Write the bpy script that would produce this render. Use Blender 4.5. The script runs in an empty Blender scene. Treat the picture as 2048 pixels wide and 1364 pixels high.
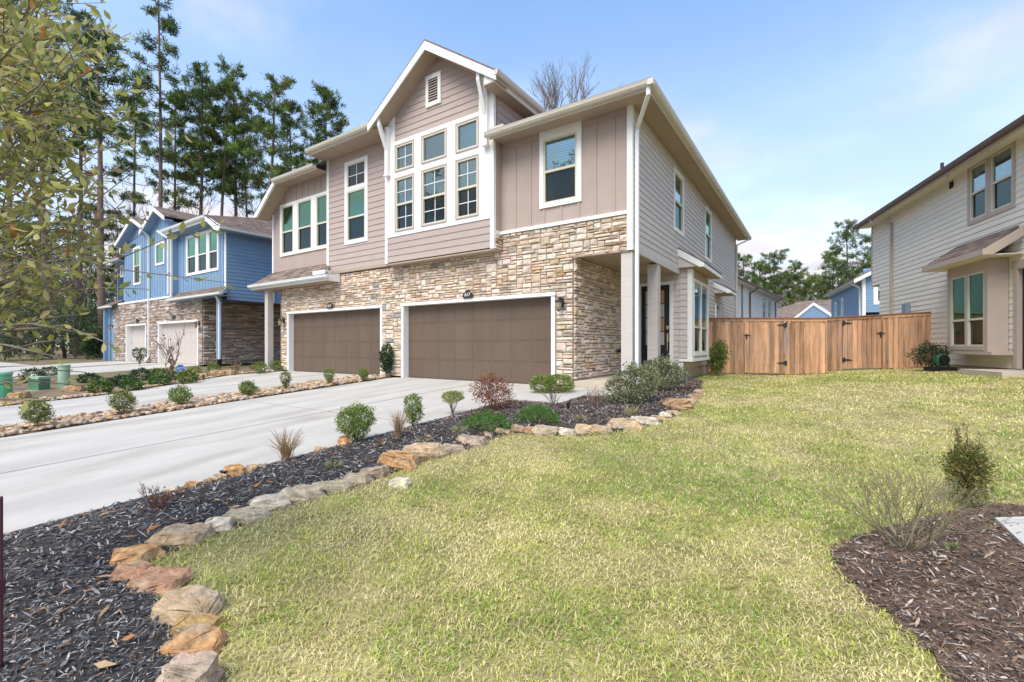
import bpy, bmesh, math, random
import numpy as np
from mathutils import Vector, Matrix, noise as mnoise

random.seed(7); RNG = np.random.default_rng(7)
R = math.radians
SC = bpy.context.scene
COL = SC.collection

# ------------------------------------------------------------------ camera
YAW = 33.91
CAM = (5.286, -9.68, 1.0)
FPX = 910.0; CXP = 1024.0; HYP = 691.0            # focal length, centre and horizon in photo pixels
cd = bpy.data.cameras.new('camera'); cam = bpy.data.objects.new('camera', cd); COL.objects.link(cam)
cam.location = CAM; cam.rotation_euler = (R(90), 0, R(YAW))
cd.sensor_width = 36.0; cd.lens = FPX / 2048 * 36.0; cd.shift_y = (HYP - 682.0) / 2048.0
cd.clip_start = 0.05; cd.clip_end = 2000
SC.camera = cam

# ------------------------------------------------------------------ sky, sun, exposure
SUN_EL, SUN_AZ = 54.0, 176.0                     # azimuth clockwise from +Y
w = bpy.data.worlds.new('World'); SC.world = w; w.use_nodes = True
nt = w.node_tree; nt.nodes.clear(); N = nt.nodes.new; L = nt.links.new
out = N('ShaderNodeOutputWorld'); bg = N('ShaderNodeBackground'); sky = N('ShaderNodeTexSky')
sky.sky_type = 'NISHITA'; sky.sun_disc = False; sky.sun_elevation = R(SUN_EL); sky.sun_rotation = R(SUN_AZ)
sky.air_density = 1.0; sky.dust_density = 1.0; sky.ozone_density = 1.6
tc = N('ShaderNodeTexCoord'); sep = N('ShaderNodeSeparateXYZ'); L(tc.outputs['Generated'], sep.inputs[0])
# project the view direction on a flat cloud deck so clouds flatten towards the horizon
zc = N('ShaderNodeMath'); zc.operation = 'ADD'; zc.inputs[1].default_value = 0.22; L(sep.outputs[2], zc.inputs[0])
dv = N('ShaderNodeVectorMath'); dv.operation = 'DIVIDE'; cmb = N('ShaderNodeCombineXYZ')
for i in range(3): L(zc.outputs[0], cmb.inputs[i])
L(tc.outputs['Generated'], dv.inputs[0]); L(cmb.outputs[0], dv.inputs[1])
nz = N('ShaderNodeTexNoise'); nz.inputs['Scale'].default_value = 1.25; nz.inputs['Detail'].default_value = 6; nz.inputs['Roughness'].default_value = 0.52
mp = N('ShaderNodeMapping'); mp.inputs['Location'].default_value = (5.5, 7.0, 0.0); L(dv.outputs[0], mp.inputs[0]); L(mp.outputs[0], nz.inputs['Vector'])
cr = N('ShaderNodeMapRange'); cr.interpolation_type = 'SMOOTHSTEP'
cr.inputs['From Min'].default_value = 0.47; cr.inputs['From Max'].default_value = 0.74; L(nz.outputs[0], cr.inputs['Value'])
hz = N('ShaderNodeMapRange'); hz.interpolation_type = 'SMOOTHSTEP'              # overcast thickens to the horizon
hz.inputs['From Min'].default_value = 0.70; hz.inputs['From Max'].default_value = 0.02; L(sep.outputs[2], hz.inputs['Value'])
mx0 = N('ShaderNodeMath'); mx0.operation = 'MULTIPLY'; mx0.inputs[1].default_value = 0.72; L(hz.outputs[0], mx0.inputs[0])
mx = N('ShaderNodeMath'); mx.operation = 'ADD'; mx.use_clamp = True
cr2 = N('ShaderNodeMath'); cr2.operation = 'MULTIPLY'; cr2.inputs[1].default_value = 0.85; L(cr.outputs[0], cr2.inputs[0])
L(cr2.outputs[0], mx.inputs[0]); L(mx0.outputs[0], mx.inputs[1])
mixc = N('ShaderNodeMix'); mixc.data_type = 'RGBA'; L(mx.outputs[0], mixc.inputs['Factor'])
skm = N('ShaderNodeVectorMath'); skm.operation = 'MULTIPLY'; skm.inputs[1].default_value = (1.46, 1.66, 1.72); L(sky.outputs[0], skm.inputs[0])
nz2 = N('ShaderNodeTexNoise'); nz2.inputs['Scale'].default_value = 2.3; nz2.inputs['Detail'].default_value = 5; L(mp.outputs[0], nz2.inputs['Vector'])   # white tops, lavender-grey undersides
cm = N('ShaderNodeMapRange'); cm.interpolation_type = 'SMOOTHSTEP'; cm.inputs['From Min'].default_value = 0.36; cm.inputs['From Max'].default_value = 0.62; L(nz2.outputs[0], cm.inputs['Value'])
cmx = N('ShaderNodeMix'); cmx.data_type = 'RGBA'; L(cm.outputs[0], cmx.inputs['Factor']); cmx.inputs[6].default_value = (3.9, 3.9, 4.4, 1); cmx.inputs[7].default_value = (5.1, 5.0, 5.1, 1)
L(skm.outputs[0], mixc.inputs[6]); L(cmx.outputs[2], mixc.inputs[7])
L(mixc.outputs[2], bg.inputs[0]); bg.inputs[1].default_value = 0.125; L(bg.outputs[0], out.inputs[0])
sd = bpy.data.lights.new('sun', 'SUN'); sun = bpy.data.objects.new('sun', sd); COL.objects.link(sun)
sd.energy = 2.5; sd.angle = R(38); sd.color = (1.0, 0.91, 0.79)
sv = Vector((math.sin(R(SUN_AZ)) * math.cos(R(SUN_EL)), math.cos(R(SUN_AZ)) * math.cos(R(SUN_EL)), math.sin(R(SUN_EL))))
sun.rotation_euler = sv.to_track_quat('Z', 'Y').to_euler()
SC.view_settings.view_transform = 'Standard'; SC.view_settings.look = 'None'
SC.view_settings.exposure = 0.72; SC.view_settings.gamma = 1.0; SC.view_settings.use_curve_mapping = False
SC.render.engine = 'CYCLES'; SC.cycles.max_bounces = 6; SC.cycles.transparent_max_bounces = 12

# ------------------------------------------------------------------ ground height and pixel helpers
def sst(a, b, t): 
    t = np.clip((t - a) / (b - a), 0, 1); return t * t * (3 - 2 * t)
def gz(x, y):
    return 0.05 * np.clip(y, -12, 0) + 0.06 * np.clip(np.asarray(x, float) - 4, 0, 6) * sst(-4, 6, np.asarray(y, float))
_c, _s = math.cos(R(YAW)), math.sin(R(YAW))
def ray(px, py):
    a = (px - CXP) / FPX
    return np.array([a * _c - _s, a * _s + _c, -(py - HYP) / FPX])
def G(px, py, dz=0.0):                            # the point of the ground seen at a photo pixel
    d = ray(px, py); lo, hi = 0.3, 200.0
    for _ in range(60):
        m = (lo + hi) / 2; p = np.array(CAM) + m * d
        if p[2] > gz(p[0], p[1]) + dz: lo = m
        else: hi = m
    p = np.array(CAM) + lo * d
    return (float(p[0]), float(p[1]), float(gz(p[0], p[1])))
def AT(px, depth):                                # ground point below a photo column at a known distance
    d = ray(px, HYP); p = np.array(CAM) + depth * d
    return (float(p[0]), float(p[1]), float(gz(p[0], p[1])))
def DEP(p):                                       # depth of a point along the view axis
    return -(p[0] - CAM[0]) * _s + (p[1] - CAM[1]) * _c

# ------------------------------------------------------------------ materials
MATS = {}
def mat(name, col, rough=0.8, var=0.12, scale=6.0, bump=0.0, bscale=40.0, rnd=0.0, attr=False, spec=0.3, stretch=None, metal=0.0, col2=None, c2scale=2.0, c2lo=.45, c2hi=.65, trans=0.0, detail=4):
    if name in MATS: return MATS[name]
    m = bpy.data.materials.new(name); m.use_nodes = True; t = m.node_tree; nd = t.nodes; lk = t.links.new
    b = nd['Principled BSDF']; b.inputs['Roughness'].default_value = rough
    b.inputs['Specular IOR Level'].default_value = spec; b.inputs['Metallic'].default_value = metal
    geo = nd.new('ShaderNodeNewGeometry'); vec = geo.outputs['Position']
    if stretch:
        mpn = nd.new('ShaderNodeMapping'); mpn.inputs['Scale'].default_value = stretch; lk(vec, mpn.inputs[0]); vec = mpn.outputs[0]
    if attr:
        a = nd.new('ShaderNodeAttribute'); a.attribute_name = 'Col'; csock = a.outputs['Color']
    else:
        c = nd.new('ShaderNodeRGB'); c.outputs[0].default_value = (*col, 1); csock = c.outputs[0]
    if col2:
        n2 = nd.new('ShaderNodeTexNoise'); n2.inputs['Scale'].default_value = c2scale; n2.inputs['Detail'].default_value = 5; lk(vec, n2.inputs['Vector'])
        mr = nd.new('ShaderNodeMapRange'); mr.inputs['From Min'].default_value = c2lo; mr.inputs['From Max'].default_value = c2hi; lk(n2.outputs[0], mr.inputs['Value'])
        mm = nd.new('ShaderNodeMix'); mm.data_type = 'RGBA'; lk(mr.outputs[0], mm.inputs['Factor']); lk(csock, mm.inputs[6]); mm.inputs[7].default_value = (*col2, 1); csock = mm.outputs[2]
    hs = nd.new('ShaderNodeHueSaturation'); lk(csock, hs.inputs['Color'])
    val = None
    if var:
        n1 = nd.new('ShaderNodeTexNoise'); n1.inputs['Scale'].default_value = scale; n1.inputs['Detail'].default_value = detail; lk(vec, n1.inputs['Vector'])
        m1 = nd.new('ShaderNodeMapRange'); m1.inputs['From Min'].default_value = 0.3; m1.inputs['From Max'].default_value = 0.7
        m1.inputs['To Min'].default_value = 1 - var; m1.inputs['To Max'].default_value = 1 + var; lk(n1.outputs[0], m1.inputs['Value']); val = m1.outputs[0]
    if rnd:
        oi = nd.new('ShaderNodeObjectInfo'); m2 = nd.new('ShaderNodeMapRange'); lk(oi.outputs['Random'], m2.inputs['Value'])
        m2.inputs['To Min'].default_value = 1 - rnd; m2.inputs['To Max'].default_value = 1 + rnd
        if val is None: val = m2.outputs[0]
        else:
            mu = nd.new('ShaderNodeMath'); mu.operation = 'MULTIPLY'; lk(val, mu.inputs[0]); lk(m2.outputs[0], mu.inputs[1]); val = mu.outputs[0]
    if val is not None: lk(val, hs.inputs['Value'])
    lk(hs.outputs[0], b.inputs['Base Color'])
    if bump:
        nb = nd.new('ShaderNodeTexNoise'); nb.inputs['Scale'].default_value = bscale; nb.inputs['Detail'].default_value = 5; lk(vec, nb.inputs['Vector'])
        bp = nd.new('ShaderNodeBump'); bp.inputs['Strength'].default_value = bump; bp.inputs['Distance'].default_value = 0.02; lk(nb.outputs[0], bp.inputs['Height']); lk(bp.outputs[0], b.inputs['Normal'])
    if trans:
        tr = nd.new('ShaderNodeBsdfTranslucent'); lk(hs.outputs[0], tr.inputs['Color']); ms = nd.new('ShaderNodeMixShader'); ms.inputs[0].default_value = trans
        lk(b.outputs[0], ms.inputs[1]); lk(tr.outputs[0], ms.inputs[2]); lk(ms.outputs[0], nd['Material Output'].inputs[0])
    MATS[name] = m; return m
def glass_mat(name, tint, refl, rough=0.02, tcol=(.75, .85, .82)):
    m = bpy.data.materials.new(name); m.use_nodes = True; t = m.node_tree; nd = t.nodes; lk = t.links.new
    nd.remove(nd['Principled BSDF'])
    gl = nd.new('ShaderNodeBsdfGlossy'); gl.inputs['Color'].default_value = (*tint, 1); gl.inputs['Roughness'].default_value = rough
    geo = nd.new('ShaderNodeNewGeometry'); nb = nd.new('ShaderNodeTexNoise'); nb.inputs['Scale'].default_value = 1.6; lk(geo.outputs['Position'], nb.inputs['Vector'])
    bp = nd.new('ShaderNodeBump'); bp.inputs['Strength'].default_value = 0.05; bp.inputs['Distance'].default_value = 0.05; lk(nb.outputs[0], bp.inputs['Height']); lk(bp.outputs[0], gl.inputs['Normal'])
    tr = nd.new('ShaderNodeBsdfTransparent'); tr.inputs['Color'].default_value = (*tcol, 1)
    fr = nd.new('ShaderNodeFresnel'); fr.inputs['IOR'].default_value = 1.5
    mr = nd.new('ShaderNodeMapRange'); mr.inputs['From Max'].default_value = 0.5; mr.inputs['To Min'].default_value = refl; mr.inputs['To Max'].default_value = 0.85; lk(fr.outputs[0], mr.inputs['Value'])
    ms = nd.new('ShaderNodeMixShader'); lk(mr.outputs[0], ms.inputs[0]); lk(tr.outputs[0], ms.inputs[1]); lk(gl.outputs[0], ms.inputs[2])
    lk(ms.outputs[0], nd['Material Output'].inputs[0]); MATS[name] = m; return m
M_lap = mat('taupe_lap_paint', (.43, .345, .31), .75, .05, 3, .12, 60, rnd=.035, stretch=(1, 1, 6))
M_side = mat('taupe_side_paint', (.55, .495, .455), .75, .06, 3, .12, 60, rnd=.035, stretch=(1, 1, 6))
M_bat = mat('taupe_panel_paint', (.405, .32, .275), .8, .05, 2, .15, 80)
M_trim = mat('white_trim_paint', (.80, .79, .76), .55, .03, 3, .03, 60)
M_cream = mat('cream_vinyl', (.62, .58, .46), .5, .03, 3)
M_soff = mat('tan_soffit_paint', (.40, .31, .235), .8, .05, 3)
M_gut = mat('beige_gutter_metal', (.60, .55, .47), .45, .04, 3, spec=.5)
M_gutw = mat('white_gutter_metal', (.74, .74, .72), .42, .04, 3, spec=.5)
M_door = mat('brown_garage_paint', (.135, .096, .068), .55, .07, 2.5, .25, 90, stretch=(1, 1, .35), rnd=.02)
M_doorg = mat('greige_garage_paint', (.52, .46, .42), .6, .03, 3)
M_black = mat('black_door_paint', (.012, .012, .014), .35, .0, 1, spec=.5)
M_iron = mat('black_iron', (.02, .02, .022), .45, .05, 20, .1, 60, spec=.5)
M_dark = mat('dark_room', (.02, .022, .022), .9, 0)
M_blind = mat('white_blind', (.82, .83, .80), .6, .03, 5)
M_shade = mat('pale_shade', (.42, .52, .46), .8, .05, 3)
M_mort = mat('tan_mortar', (.30, .23, .17), .95, .15, 12, .3, 80)
M_stone = mat('tan_ledge_stone', (1, 1, 1), .9, .20, 9, .55, 26, attr=True, spec=.15)
M_rock = mat('edging_rock', (1, 1, 1), .95, .35, 16, 1.0, 34, attr=True, spec=.08, col2=(.36, .30, .22), c2scale=5, c2lo=.50, c2hi=.75)
M_blue = mat('blue_paint', (.19, .30, .44), .7, .05, 3, .1, 60, rnd=.03)
M_grey = mat('greige_siding_paint', (.76, .70, .60), .75, .05, 3, .1, 60, rnd=.03, stretch=(1, 1, 6))
M_brown = mat('brown_trim_paint', (.46, .375, .315), .7, .05, 3)
M_brgut = mat('brown_gutter_metal', (.13, .085, .065), .4, .05, 4, spec=.5)
M_shing = mat('brown_shingle', (1, 1, 1), .95, .22, 30, .4, 120, attr=True, spec=.1)
M_roof = mat('brown_roof_felt', (.19, .15, .13), .95, .2, 12, .4, 90)
M_conc = mat('pale_concrete', (.455, .43, .39), .85, .12, 1.1, .2, 140, col2=(.31, .275, .235), c2scale=1.0, c2lo=.52, c2hi=.82, stretch=(1.6, .5, 1))
M_slab = mat('beige_slab', (.50, .43, .34), .9, .1, 3, .2, 60)
M_wood = mat('cedar_picket', (.47, .265, .15), .85, .32, 2.2, .4, 30, rnd=.38, stretch=(5, 5, .5), col2=(.26, .18, .135), c2scale=1.3, c2lo=.52, c2hi=.75)
M_wood2 = mat('weathered_cap', (.27, .12, .07), .85, .2, 3, .3, 30, stretch=(3, 3, 1))
M_soil = mat('lawn_soil', (.27, .245, .09), .95, .3, 3, .6, 40, col2=(.34, .29, .14), c2scale=.8)
M_ground = mat('leaf_litter', (.19, .135, .085), .95, .35, 2, .7, 30, col2=(.13, .13, .05), c2scale=.25)
M_mulch = mat('black_mulch_base', (.05, .045, .043), .95, .4, 8, .8, 50)
M_mulchb = mat('brown_mulch_base', (.13, .085, .06), .95, .4, 8, .8, 50)
M_chip = mat('mulch_chip', (1, 1, 1), .9, .2, 40, 0, attr=True, spec=.25)
M_grass = mat('grass_blade', (1, 1, 1), .7, .18, 1.2, 0, attr=True, spec=.25, trans=.25)
M_oak = mat('oak_leaf', (1, 1, 1), .5, .12, 20, 0, attr=True, spec=.35, trans=.5)
M_leaf = mat('leaf', (1, 1, 1), .5, .15, 20, 0, attr=True, spec=.4, trans=.3)
M_needle = mat('needle', (1, 1, 1), .7, .25, .6, 0, attr=True, spec=.2, trans=.15)
M_bark = mat('pine_bark', (.17, .115, .09), .95, .35, 3, .8, 12, stretch=(3, 3, .6))
M_barkg = mat('grey_bark', (.22, .19, .16), .95, .25, 6, .4, 30)
M_twig = mat('brown_twig', (.20, .13, .09), .9, .2, 20)
M_util = mat('pale_green_plastic', (.33, .47, .33), .5, .06, 4, spec=.4)
M_utild = mat('dark_green_metal', (.09, .20, .12), .5, .2, 4, spec=.4)
M_signb = mat('sign_blue', (.03, .16, .50), .4, 0, spec=.5)
M_white = mat('flat_white', (.8, .8, .8), .6, 0)
M_brass = mat('satin_brass', (.65, .52, .30), .35, .0, metal=.8)
M_amber = mat('amber_lantern_glass', (.62, .50, .34), .2, 0, spec=.6, trans=.5)
M_hose = mat('dark_rubber', (.015, .016, .015), .5, .1, 9)
M_bluebox = mat('grey_blue_metal', (.22, .27, .33), .5, .05, 4, spec=.4)
M_wside = mat('offwhite_siding', (.62, .62, .61), .75, .05, 3)
M_asph = mat('asphalt', (.055, .055, .057), .95, .2, 5, .4, 90)
M_glass = glass_mat('window_glass', (.72, .84, .88), .10, .02, (.80, .90, .90))
M_glassrefl = glass_mat('tree_reflection_tinted_glass', (.50, .78, .62), .20, .02, (.40, .68, .54))  # green of reflected trees put into the glass tint
M_screen = glass_mat('screened_glass', (.35, .42, .42), .07, .10, (.44, .47, .48))
M_frost = mat('frosted_pane', (.47, .42, .36), .25, .03, 3, spec=.5)
M_frostrefl = mat('reflection_tinted_frosted_pane', (.42, .23, .12), .25, .1, 3, spec=.5)  # warm reflection painted into the frosted pane colour

# ------------------------------------------------------------------ mesh helpers
class MB:
    def __init__(s): s.v = []; s.f = []; s.c = []; s.col = None
    def add(s, vs, fs, col=None):
        o = len(s.v); s.v.extend(vs); s.f.extend([tuple(i + o for i in f) for f in fs]); s.c.extend([col or s.col or (1, 1, 1)] * len(vs)); return s
    def box(s, x0, x1, y0, y1, z0, z1, col=None):
        return s.add([(x0,y0,z0),(x1,y0,z0),(x1,y1,z0),(x0,y1,z0),(x0,y0,z1),(x1,y0,z1),(x1,y1,z1),(x0,y1,z1)],
                     [(0,3,2,1),(4,5,6,7),(0,1,5,4),(1,2,6,5),(2,3,7,6),(3,0,4,7)], col)
    def prism(s, poly, ext, col=None):             # poly: list of 3D points, ext: 3D offset
        n = len(poly); a = [tuple(p) for p in poly]; b = [(p[0]+ext[0], p[1]+ext[1], p[2]+ext[2]) for p in poly]
        return s.add(a + b, [tuple(range(n))[::-1], tuple(range(n, 2*n))] + [(i, (i+1) % n, n+(i+1) % n, n+i) for i in range(n)], col)
    def tube(s, pts, rads, n=6, col=None):
        pts = [Vector(p) for p in pts]; rads = rads if hasattr(rads, '__len__') else [rads]*len(pts)
        vs = []; fs = []; up = Vector((0.31, 0.17, 0.93))
        for i, p in enumerate(pts):
            d = (pts[min(i+1, len(pts)-1)] - pts[max(i-1, 0)]).normalized(); u = d.cross(up)
            if u.length < 1e-3: u = d.cross(Vector((1, 0, 0)))
            u.normalize(); v2 = d.cross(u)
            for k in range(n):
                a = 2*math.pi*k/n; vs.append(tuple(p + (u*math.cos(a) + v2*math.sin(a))*rads[i]))
        for i in range(len(pts)-1):
            for k in range(n): fs.append((i*n+k, i*n+(k+1) % n, (i+1)*n+(k+1) % n, (i+1)*n+k))
        fs.append(tuple(range(n))[::-1]); fs.append(tuple(range((len(pts)-1)*n, len(pts)*n)))
        return s.add(vs, fs, col)
    def lathe(s, prof, cx=0, cy=0, n=16, col=None):
        vs = []; fs = []
        for r, z in prof:
            for k in range(n): a = 2*math.pi*k/n; vs.append((cx+r*math.cos(a), cy+r*math.sin(a), z))
        for i in range(len(prof)-1):
            for k in range(n): fs.append((i*n+k, i*n+(k+1) % n, (i+1)*n+(k+1) % n, (i+1)*n+k))
        fs.append(tuple(range(n))[::-1]); fs.append(tuple(range((len(prof)-1)*n, len(prof)*n)))
        return s.add(vs, fs, col)
    def mesh(s, name='mesh', smooth=False):
        me = bpy.data.meshes.new(name); me.from_pydata(s.v, [], s.f); me.update()
        if any(c != (1, 1, 1) for c in s.c):
            a = me.color_attributes.new('Col', 'FLOAT_COLOR', 'POINT')
            a.data.foreach_set('color', np.concatenate([np.array(s.c, np.float32), np.ones((len(s.c), 1), np.float32)], 1).ravel())
        if smooth: me.polygons.foreach_set('use_smooth', [True]*len(me.polygons))
        bm = bmesh.new(); bm.from_mesh(me); bmesh.ops.recalc_face_normals(bm, faces=bm.faces); bm.to_mesh(me); bm.free()
        return me
def tri_mesh(name, V, F, C=None, smooth=False):    # fast path for big numpy meshes (triangles)
    me = bpy.data.meshes.new(name); V = np.ascontiguousarray(V, np.float32); F = np.ascontiguousarray(F, np.int32)
    me.vertices.add(len(V)); me.vertices.foreach_set('co', V.ravel())
    me.loops.add(F.size); me.loops.foreach_set('vertex_index', F.ravel())
    me.polygons.add(len(F)); me.polygons.foreach_set('loop_start', np.arange(0, F.size, 3, dtype=np.int32))
    if smooth: me.polygons.foreach_set('use_smooth', np.ones(len(F), bool))
    me.update(calc_edges=True)
    if C is not None:
        a = me.color_attributes.new('Col', 'FLOAT_COLOR', 'POINT'); a.data.foreach_set('color', np.concatenate([np.asarray(C, np.float32), np.ones((len(V), 1), np.float32)], 1).ravel())
    return me
def link(name, me, m=None, parent=None, loc=(0,0,0), rotz=0.0, scale=None, kind=None):
    o = bpy.data.objects.new(name, me); COL.objects.link(o)
    if m is not None and me is not None and not me.materials: me.materials.append(m)
    if parent: o.parent = parent
    o.location = loc; o.rotation_euler = (0, 0, rotz)
    if scale: o.scale = scale
    if kind: o['kind'] = kind
    return o
def tag(o, label, cat, group=None):
    o['label'] = label; o['category'] = cat
    if group: o['group'] = group
    return o
def thing(name, label, cat, loc=(0,0,0), rotz=0.0, group=None): return tag(link(name, None, None, None, loc, rotz), label, cat, group)
def struct(name, me, m, parent=None): return link(name, me, m, parent, kind=None if parent else 'structure')
def dup(root, loc, rotz, label, group=None, scale=None):
    r = root.copy(); COL.objects.link(r); r.location = loc; r.rotation_euler = (0, 0, rotz); r['label'] = label
    if group: r['group'] = group
    if scale: r.scale = scale
    for ch in list(root.children):
        c = ch.copy(); COL.objects.link(c); c.parent = r
        for g in ch.children: d = g.copy(); COL.objects.link(d); d.parent = c
    return r
_unit = {}
def bx(name, parent, m, x0, x1, y0, y1, z0, z1, rotz=0.0, origin=None, bev=False):
    """a box part sharing one unit-cube mesh per material; corners are in the parent's frame (or in a rotated frame at origin)"""
    key = ('cube', m.name)
    if key not in _unit: _unit[key] = MB().box(-.5,.5,-.5,.5,-.5,.5).mesh('unit_box'); _unit[key].materials.append(m)
    c = Vector(((x0+x1)/2, (y0+y1)/2, (z0+z1)/2))
    if origin is not None: c = Vector(origin) + Matrix.Rotation(rotz, 3, 'Z') @ c
    return link(name, _unit[key], None, parent, c, rotz, (abs(x1-x0), abs(y1-y0), abs(z1-z0)))
def lapb(name, parent, m, x0, x1, t, z0, z1, y0=0.0):
    """one clapboard: thick at its lower edge, thin at the top, outward is -y"""
    key = ('lap', m.name)
    if key not in _unit:
        b = MB().add([(-.5,0,-.5),(.5,0,-.5),(.5,-1,-.5),(-.5,-1,-.5),(-.5,0,.5),(.5,0,.5),(.5,-.3,.5),(-.5,-.3,.5)], [(0,3,2,1),(4,5,6,7),(0,1,5,4),(1,2,6,5),(2,3,7,6),(3,0,4,7)])
        _unit[key] = b.mesh('clapboard'); _unit[key].materials.append(m)
    return link(name, _unit[key], None, parent, ((x0+x1)/2, y0, (z0+z1)/2), 0, (x1-x0, t, z1-z0))
def minus(iv, holes):                               # interval minus intervals
    segs = [iv]
    for a, b in holes:
        ns = []
        for s, e in segs:
            if b <= s or a >= e: ns.append((s, e))
            else:
                if a > s + .02: ns.append((s, a))
                if b < e - .02: ns.append((b, e))
        segs = ns
    return segs
def sheet(W, z0, z1, holes, y0, t):
    """a wall sheet with rectangular openings, as one mesh in the wall's own frame"""
    xs = sorted({0.0, W, *[min(max(h[0], 0), W) for h in holes], *[min(max(h[1], 0), W) for h in holes]}); b = MB()
    for xa, xb in zip(xs[:-1], xs[1:]):
        if xb - xa < 1e-4: continue
        hs = [(h[2], h[3]) for h in holes if h[0] < (xa+xb)/2 < h[1]]
        for za, zb in minus((z0, z1), hs): b.box(xa, xb, y0, y0+t, za, zb)
    return b.mesh('wall_sheet')
def lap_wall(parent, name, origin, rotz, W, z0, z1, holes, m, e=.165, t=.022, joined=False, zb=None):
    """clapboard wall: a backing sheet with its boards as children"""
    hh = [(h[0]+.04, h[1]-.04, h[2]+.04, h[3]-.04) for h in holes]
    wl = link(name, sheet(W, z0, z1, hh, .004, .10), m, parent, origin, rotz)
    n = max(1, int(round((z1-z0)/e))); e = (z1-z0)/n; b = MB()
    for i in range(n):
        a, c = z0+i*e, z0+(i+1)*e
        hs = [(h[0]+.015, h[1]-.015) for h in holes if h[2]+.02 < (a+c)/2 < h[3]-.02]
        for s, f in minus((0, W), hs):
            if joined:
                b.add([(s,0,a),(f,0,a),(f,-t,a),(s,-t,a),(s,0,c),(f,0,c),(f,-.3*t,c),(s,-.3*t,c)], [(0,3,2,1),(4,5,6,7),(0,1,5,4),(1,2,6,5),(2,3,7,6),(3,0,4,7)])
            else:
                k = int((f-s)//3.6)                       # boards come in lengths, joints staggered
                cuts = [s] + sorted(s+(f-s)*(j+1)/(k+1)+random.uniform(-.8, .8) for j in range(k)) + [f]
                for u, v in zip(cuts[:-1], cuts[1:]): lapb('siding_board', wl, m, u+.001, v-.001, t, a, c)
    if joined: link('siding', b.mesh('siding'), m, wl, kind='stuff')
    return wl
def batten_wall(parent, name, origin, rotz, W, z0, z1, holes, m, xs, bw=.05):
    hh = [(h[0]+.04, h[1]-.04, h[2]+.04, h[3]-.04) for h in holes]
    wl = link(name, sheet(W, z0, z1, hh, 0, .10), m, parent, origin, rotz)
    for x in xs:
        hs = [(h[2], h[3]) for h in holes if h[0]-.02 < x < h[1]+.02]
        for a, c in minus((z0, z1), hs): bx('batten', wl, m, x-bw/2, x+bw/2, -.018, .0, a, c)
    return wl

def window(parent, origin, rotz, x, z, W, H, cas=(.09,.09,.10,.09), sash='double', grid=False, glass=None, m_cas=None, m_fr=None, blind='blind', proud=.035, name='window', rail=.5):
    """casing mesh with frame, sashes, panes, screen and blind as its parts; x, z are the lower-left corner of the casing on the wall"""
    glass = glass or M_glass; m_cas = m_cas or M_trim; m_fr = m_fr or M_cream
    o = Vector(origin) + Matrix.Rotation(rotz, 3, 'Z') @ Vector((x, 0, z))
    l, r, t, b = cas; p = proud; mb = MB()
    mb.box(0, l, -p, .03, 0, H); mb.box(W-r, W, -p, .03, 0, H); mb.box(l, W-r, -p+.002, .03, H-t, H); mb.box(l, W-r, -p-.006, .03, 0, b)
    win = link(name, mb.mesh('casing'), m_cas, parent, o, rotz)
    x0, x1, z0, z1 = l, W-r, b, H-t; f = .045; fb = MB()
    fb.box(x0, x0+f, -p+.012, .06, z0, z1); fb.box(x1-f, x1, -p+.012, .06, z0, z1); fb.box(x0+f, x1-f, -p+.012, .06, z1-f, z1); fb.box(x0+f, x1-f, -p+.012, .06, z0, z0+f)
    link('frame', fb.mesh('frame'), m_fr, win)
    zm = z0 + (z1-z0)*rail
    if sash == 'double':
        bx('meeting_rail', win, m_fr, x0+f, x1-f, -p+.015, .05, zm-.028, zm+.028)
        bx('upper_pane', win, glass, x0+f, x1-f, .012, .016, zm+.028, z1-f)
        bx('lower_pane', win, M_screen, x0+f, x1-f, .030, .034, z0+f, zm-.028)
        cells = [(z0+f, zm-.028, .028), (zm+.028, z1-f, .010)]
    else:
        bx('pane', win, glass, x0+f, x1-f, .012, .016, z0+f, z1-f); cells = [(z0+f, z1-f, .010)]
    if grid:
        g = MB()
        for a, c, yy in cells:
            xm = (x0+x1)/2; zc = (a+c)/2
            g.box(xm-.010, xm+.010, yy-.008, yy, a, c); g.box(x0+f, xm-.010, yy-.008, yy, zc-.010, zc+.010); g.box(xm+.010, x1-f, yy-.008, yy, zc-.010, zc+.010)
        link('muntins', g.mesh('muntins'), M_white, win)
    if blind == 'blind':
        sb = MB(); n = int((z1-z0)/.064)
        for i in range(n):
            zz = z0+.02+i*.064; sb.add([(x0+f, .065, zz+.040), (x1-f, .065, zz+.040), (x1-f, .085, zz-.006), (x0+f, .085, zz-.006)], [(0,1,2,3)])
        link('blind', sb.mesh('blind'), M_blind, win)
    else:
        bx('shade', win, M_shade, x0+f, x1-f, .09, .10, z0+f, z1-f)
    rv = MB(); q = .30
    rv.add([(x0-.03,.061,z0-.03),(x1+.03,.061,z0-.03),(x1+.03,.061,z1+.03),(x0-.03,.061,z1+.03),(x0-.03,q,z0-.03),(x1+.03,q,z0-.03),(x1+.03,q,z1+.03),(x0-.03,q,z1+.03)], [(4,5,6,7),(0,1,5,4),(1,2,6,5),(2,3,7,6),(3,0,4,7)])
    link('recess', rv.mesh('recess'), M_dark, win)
    return win

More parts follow.
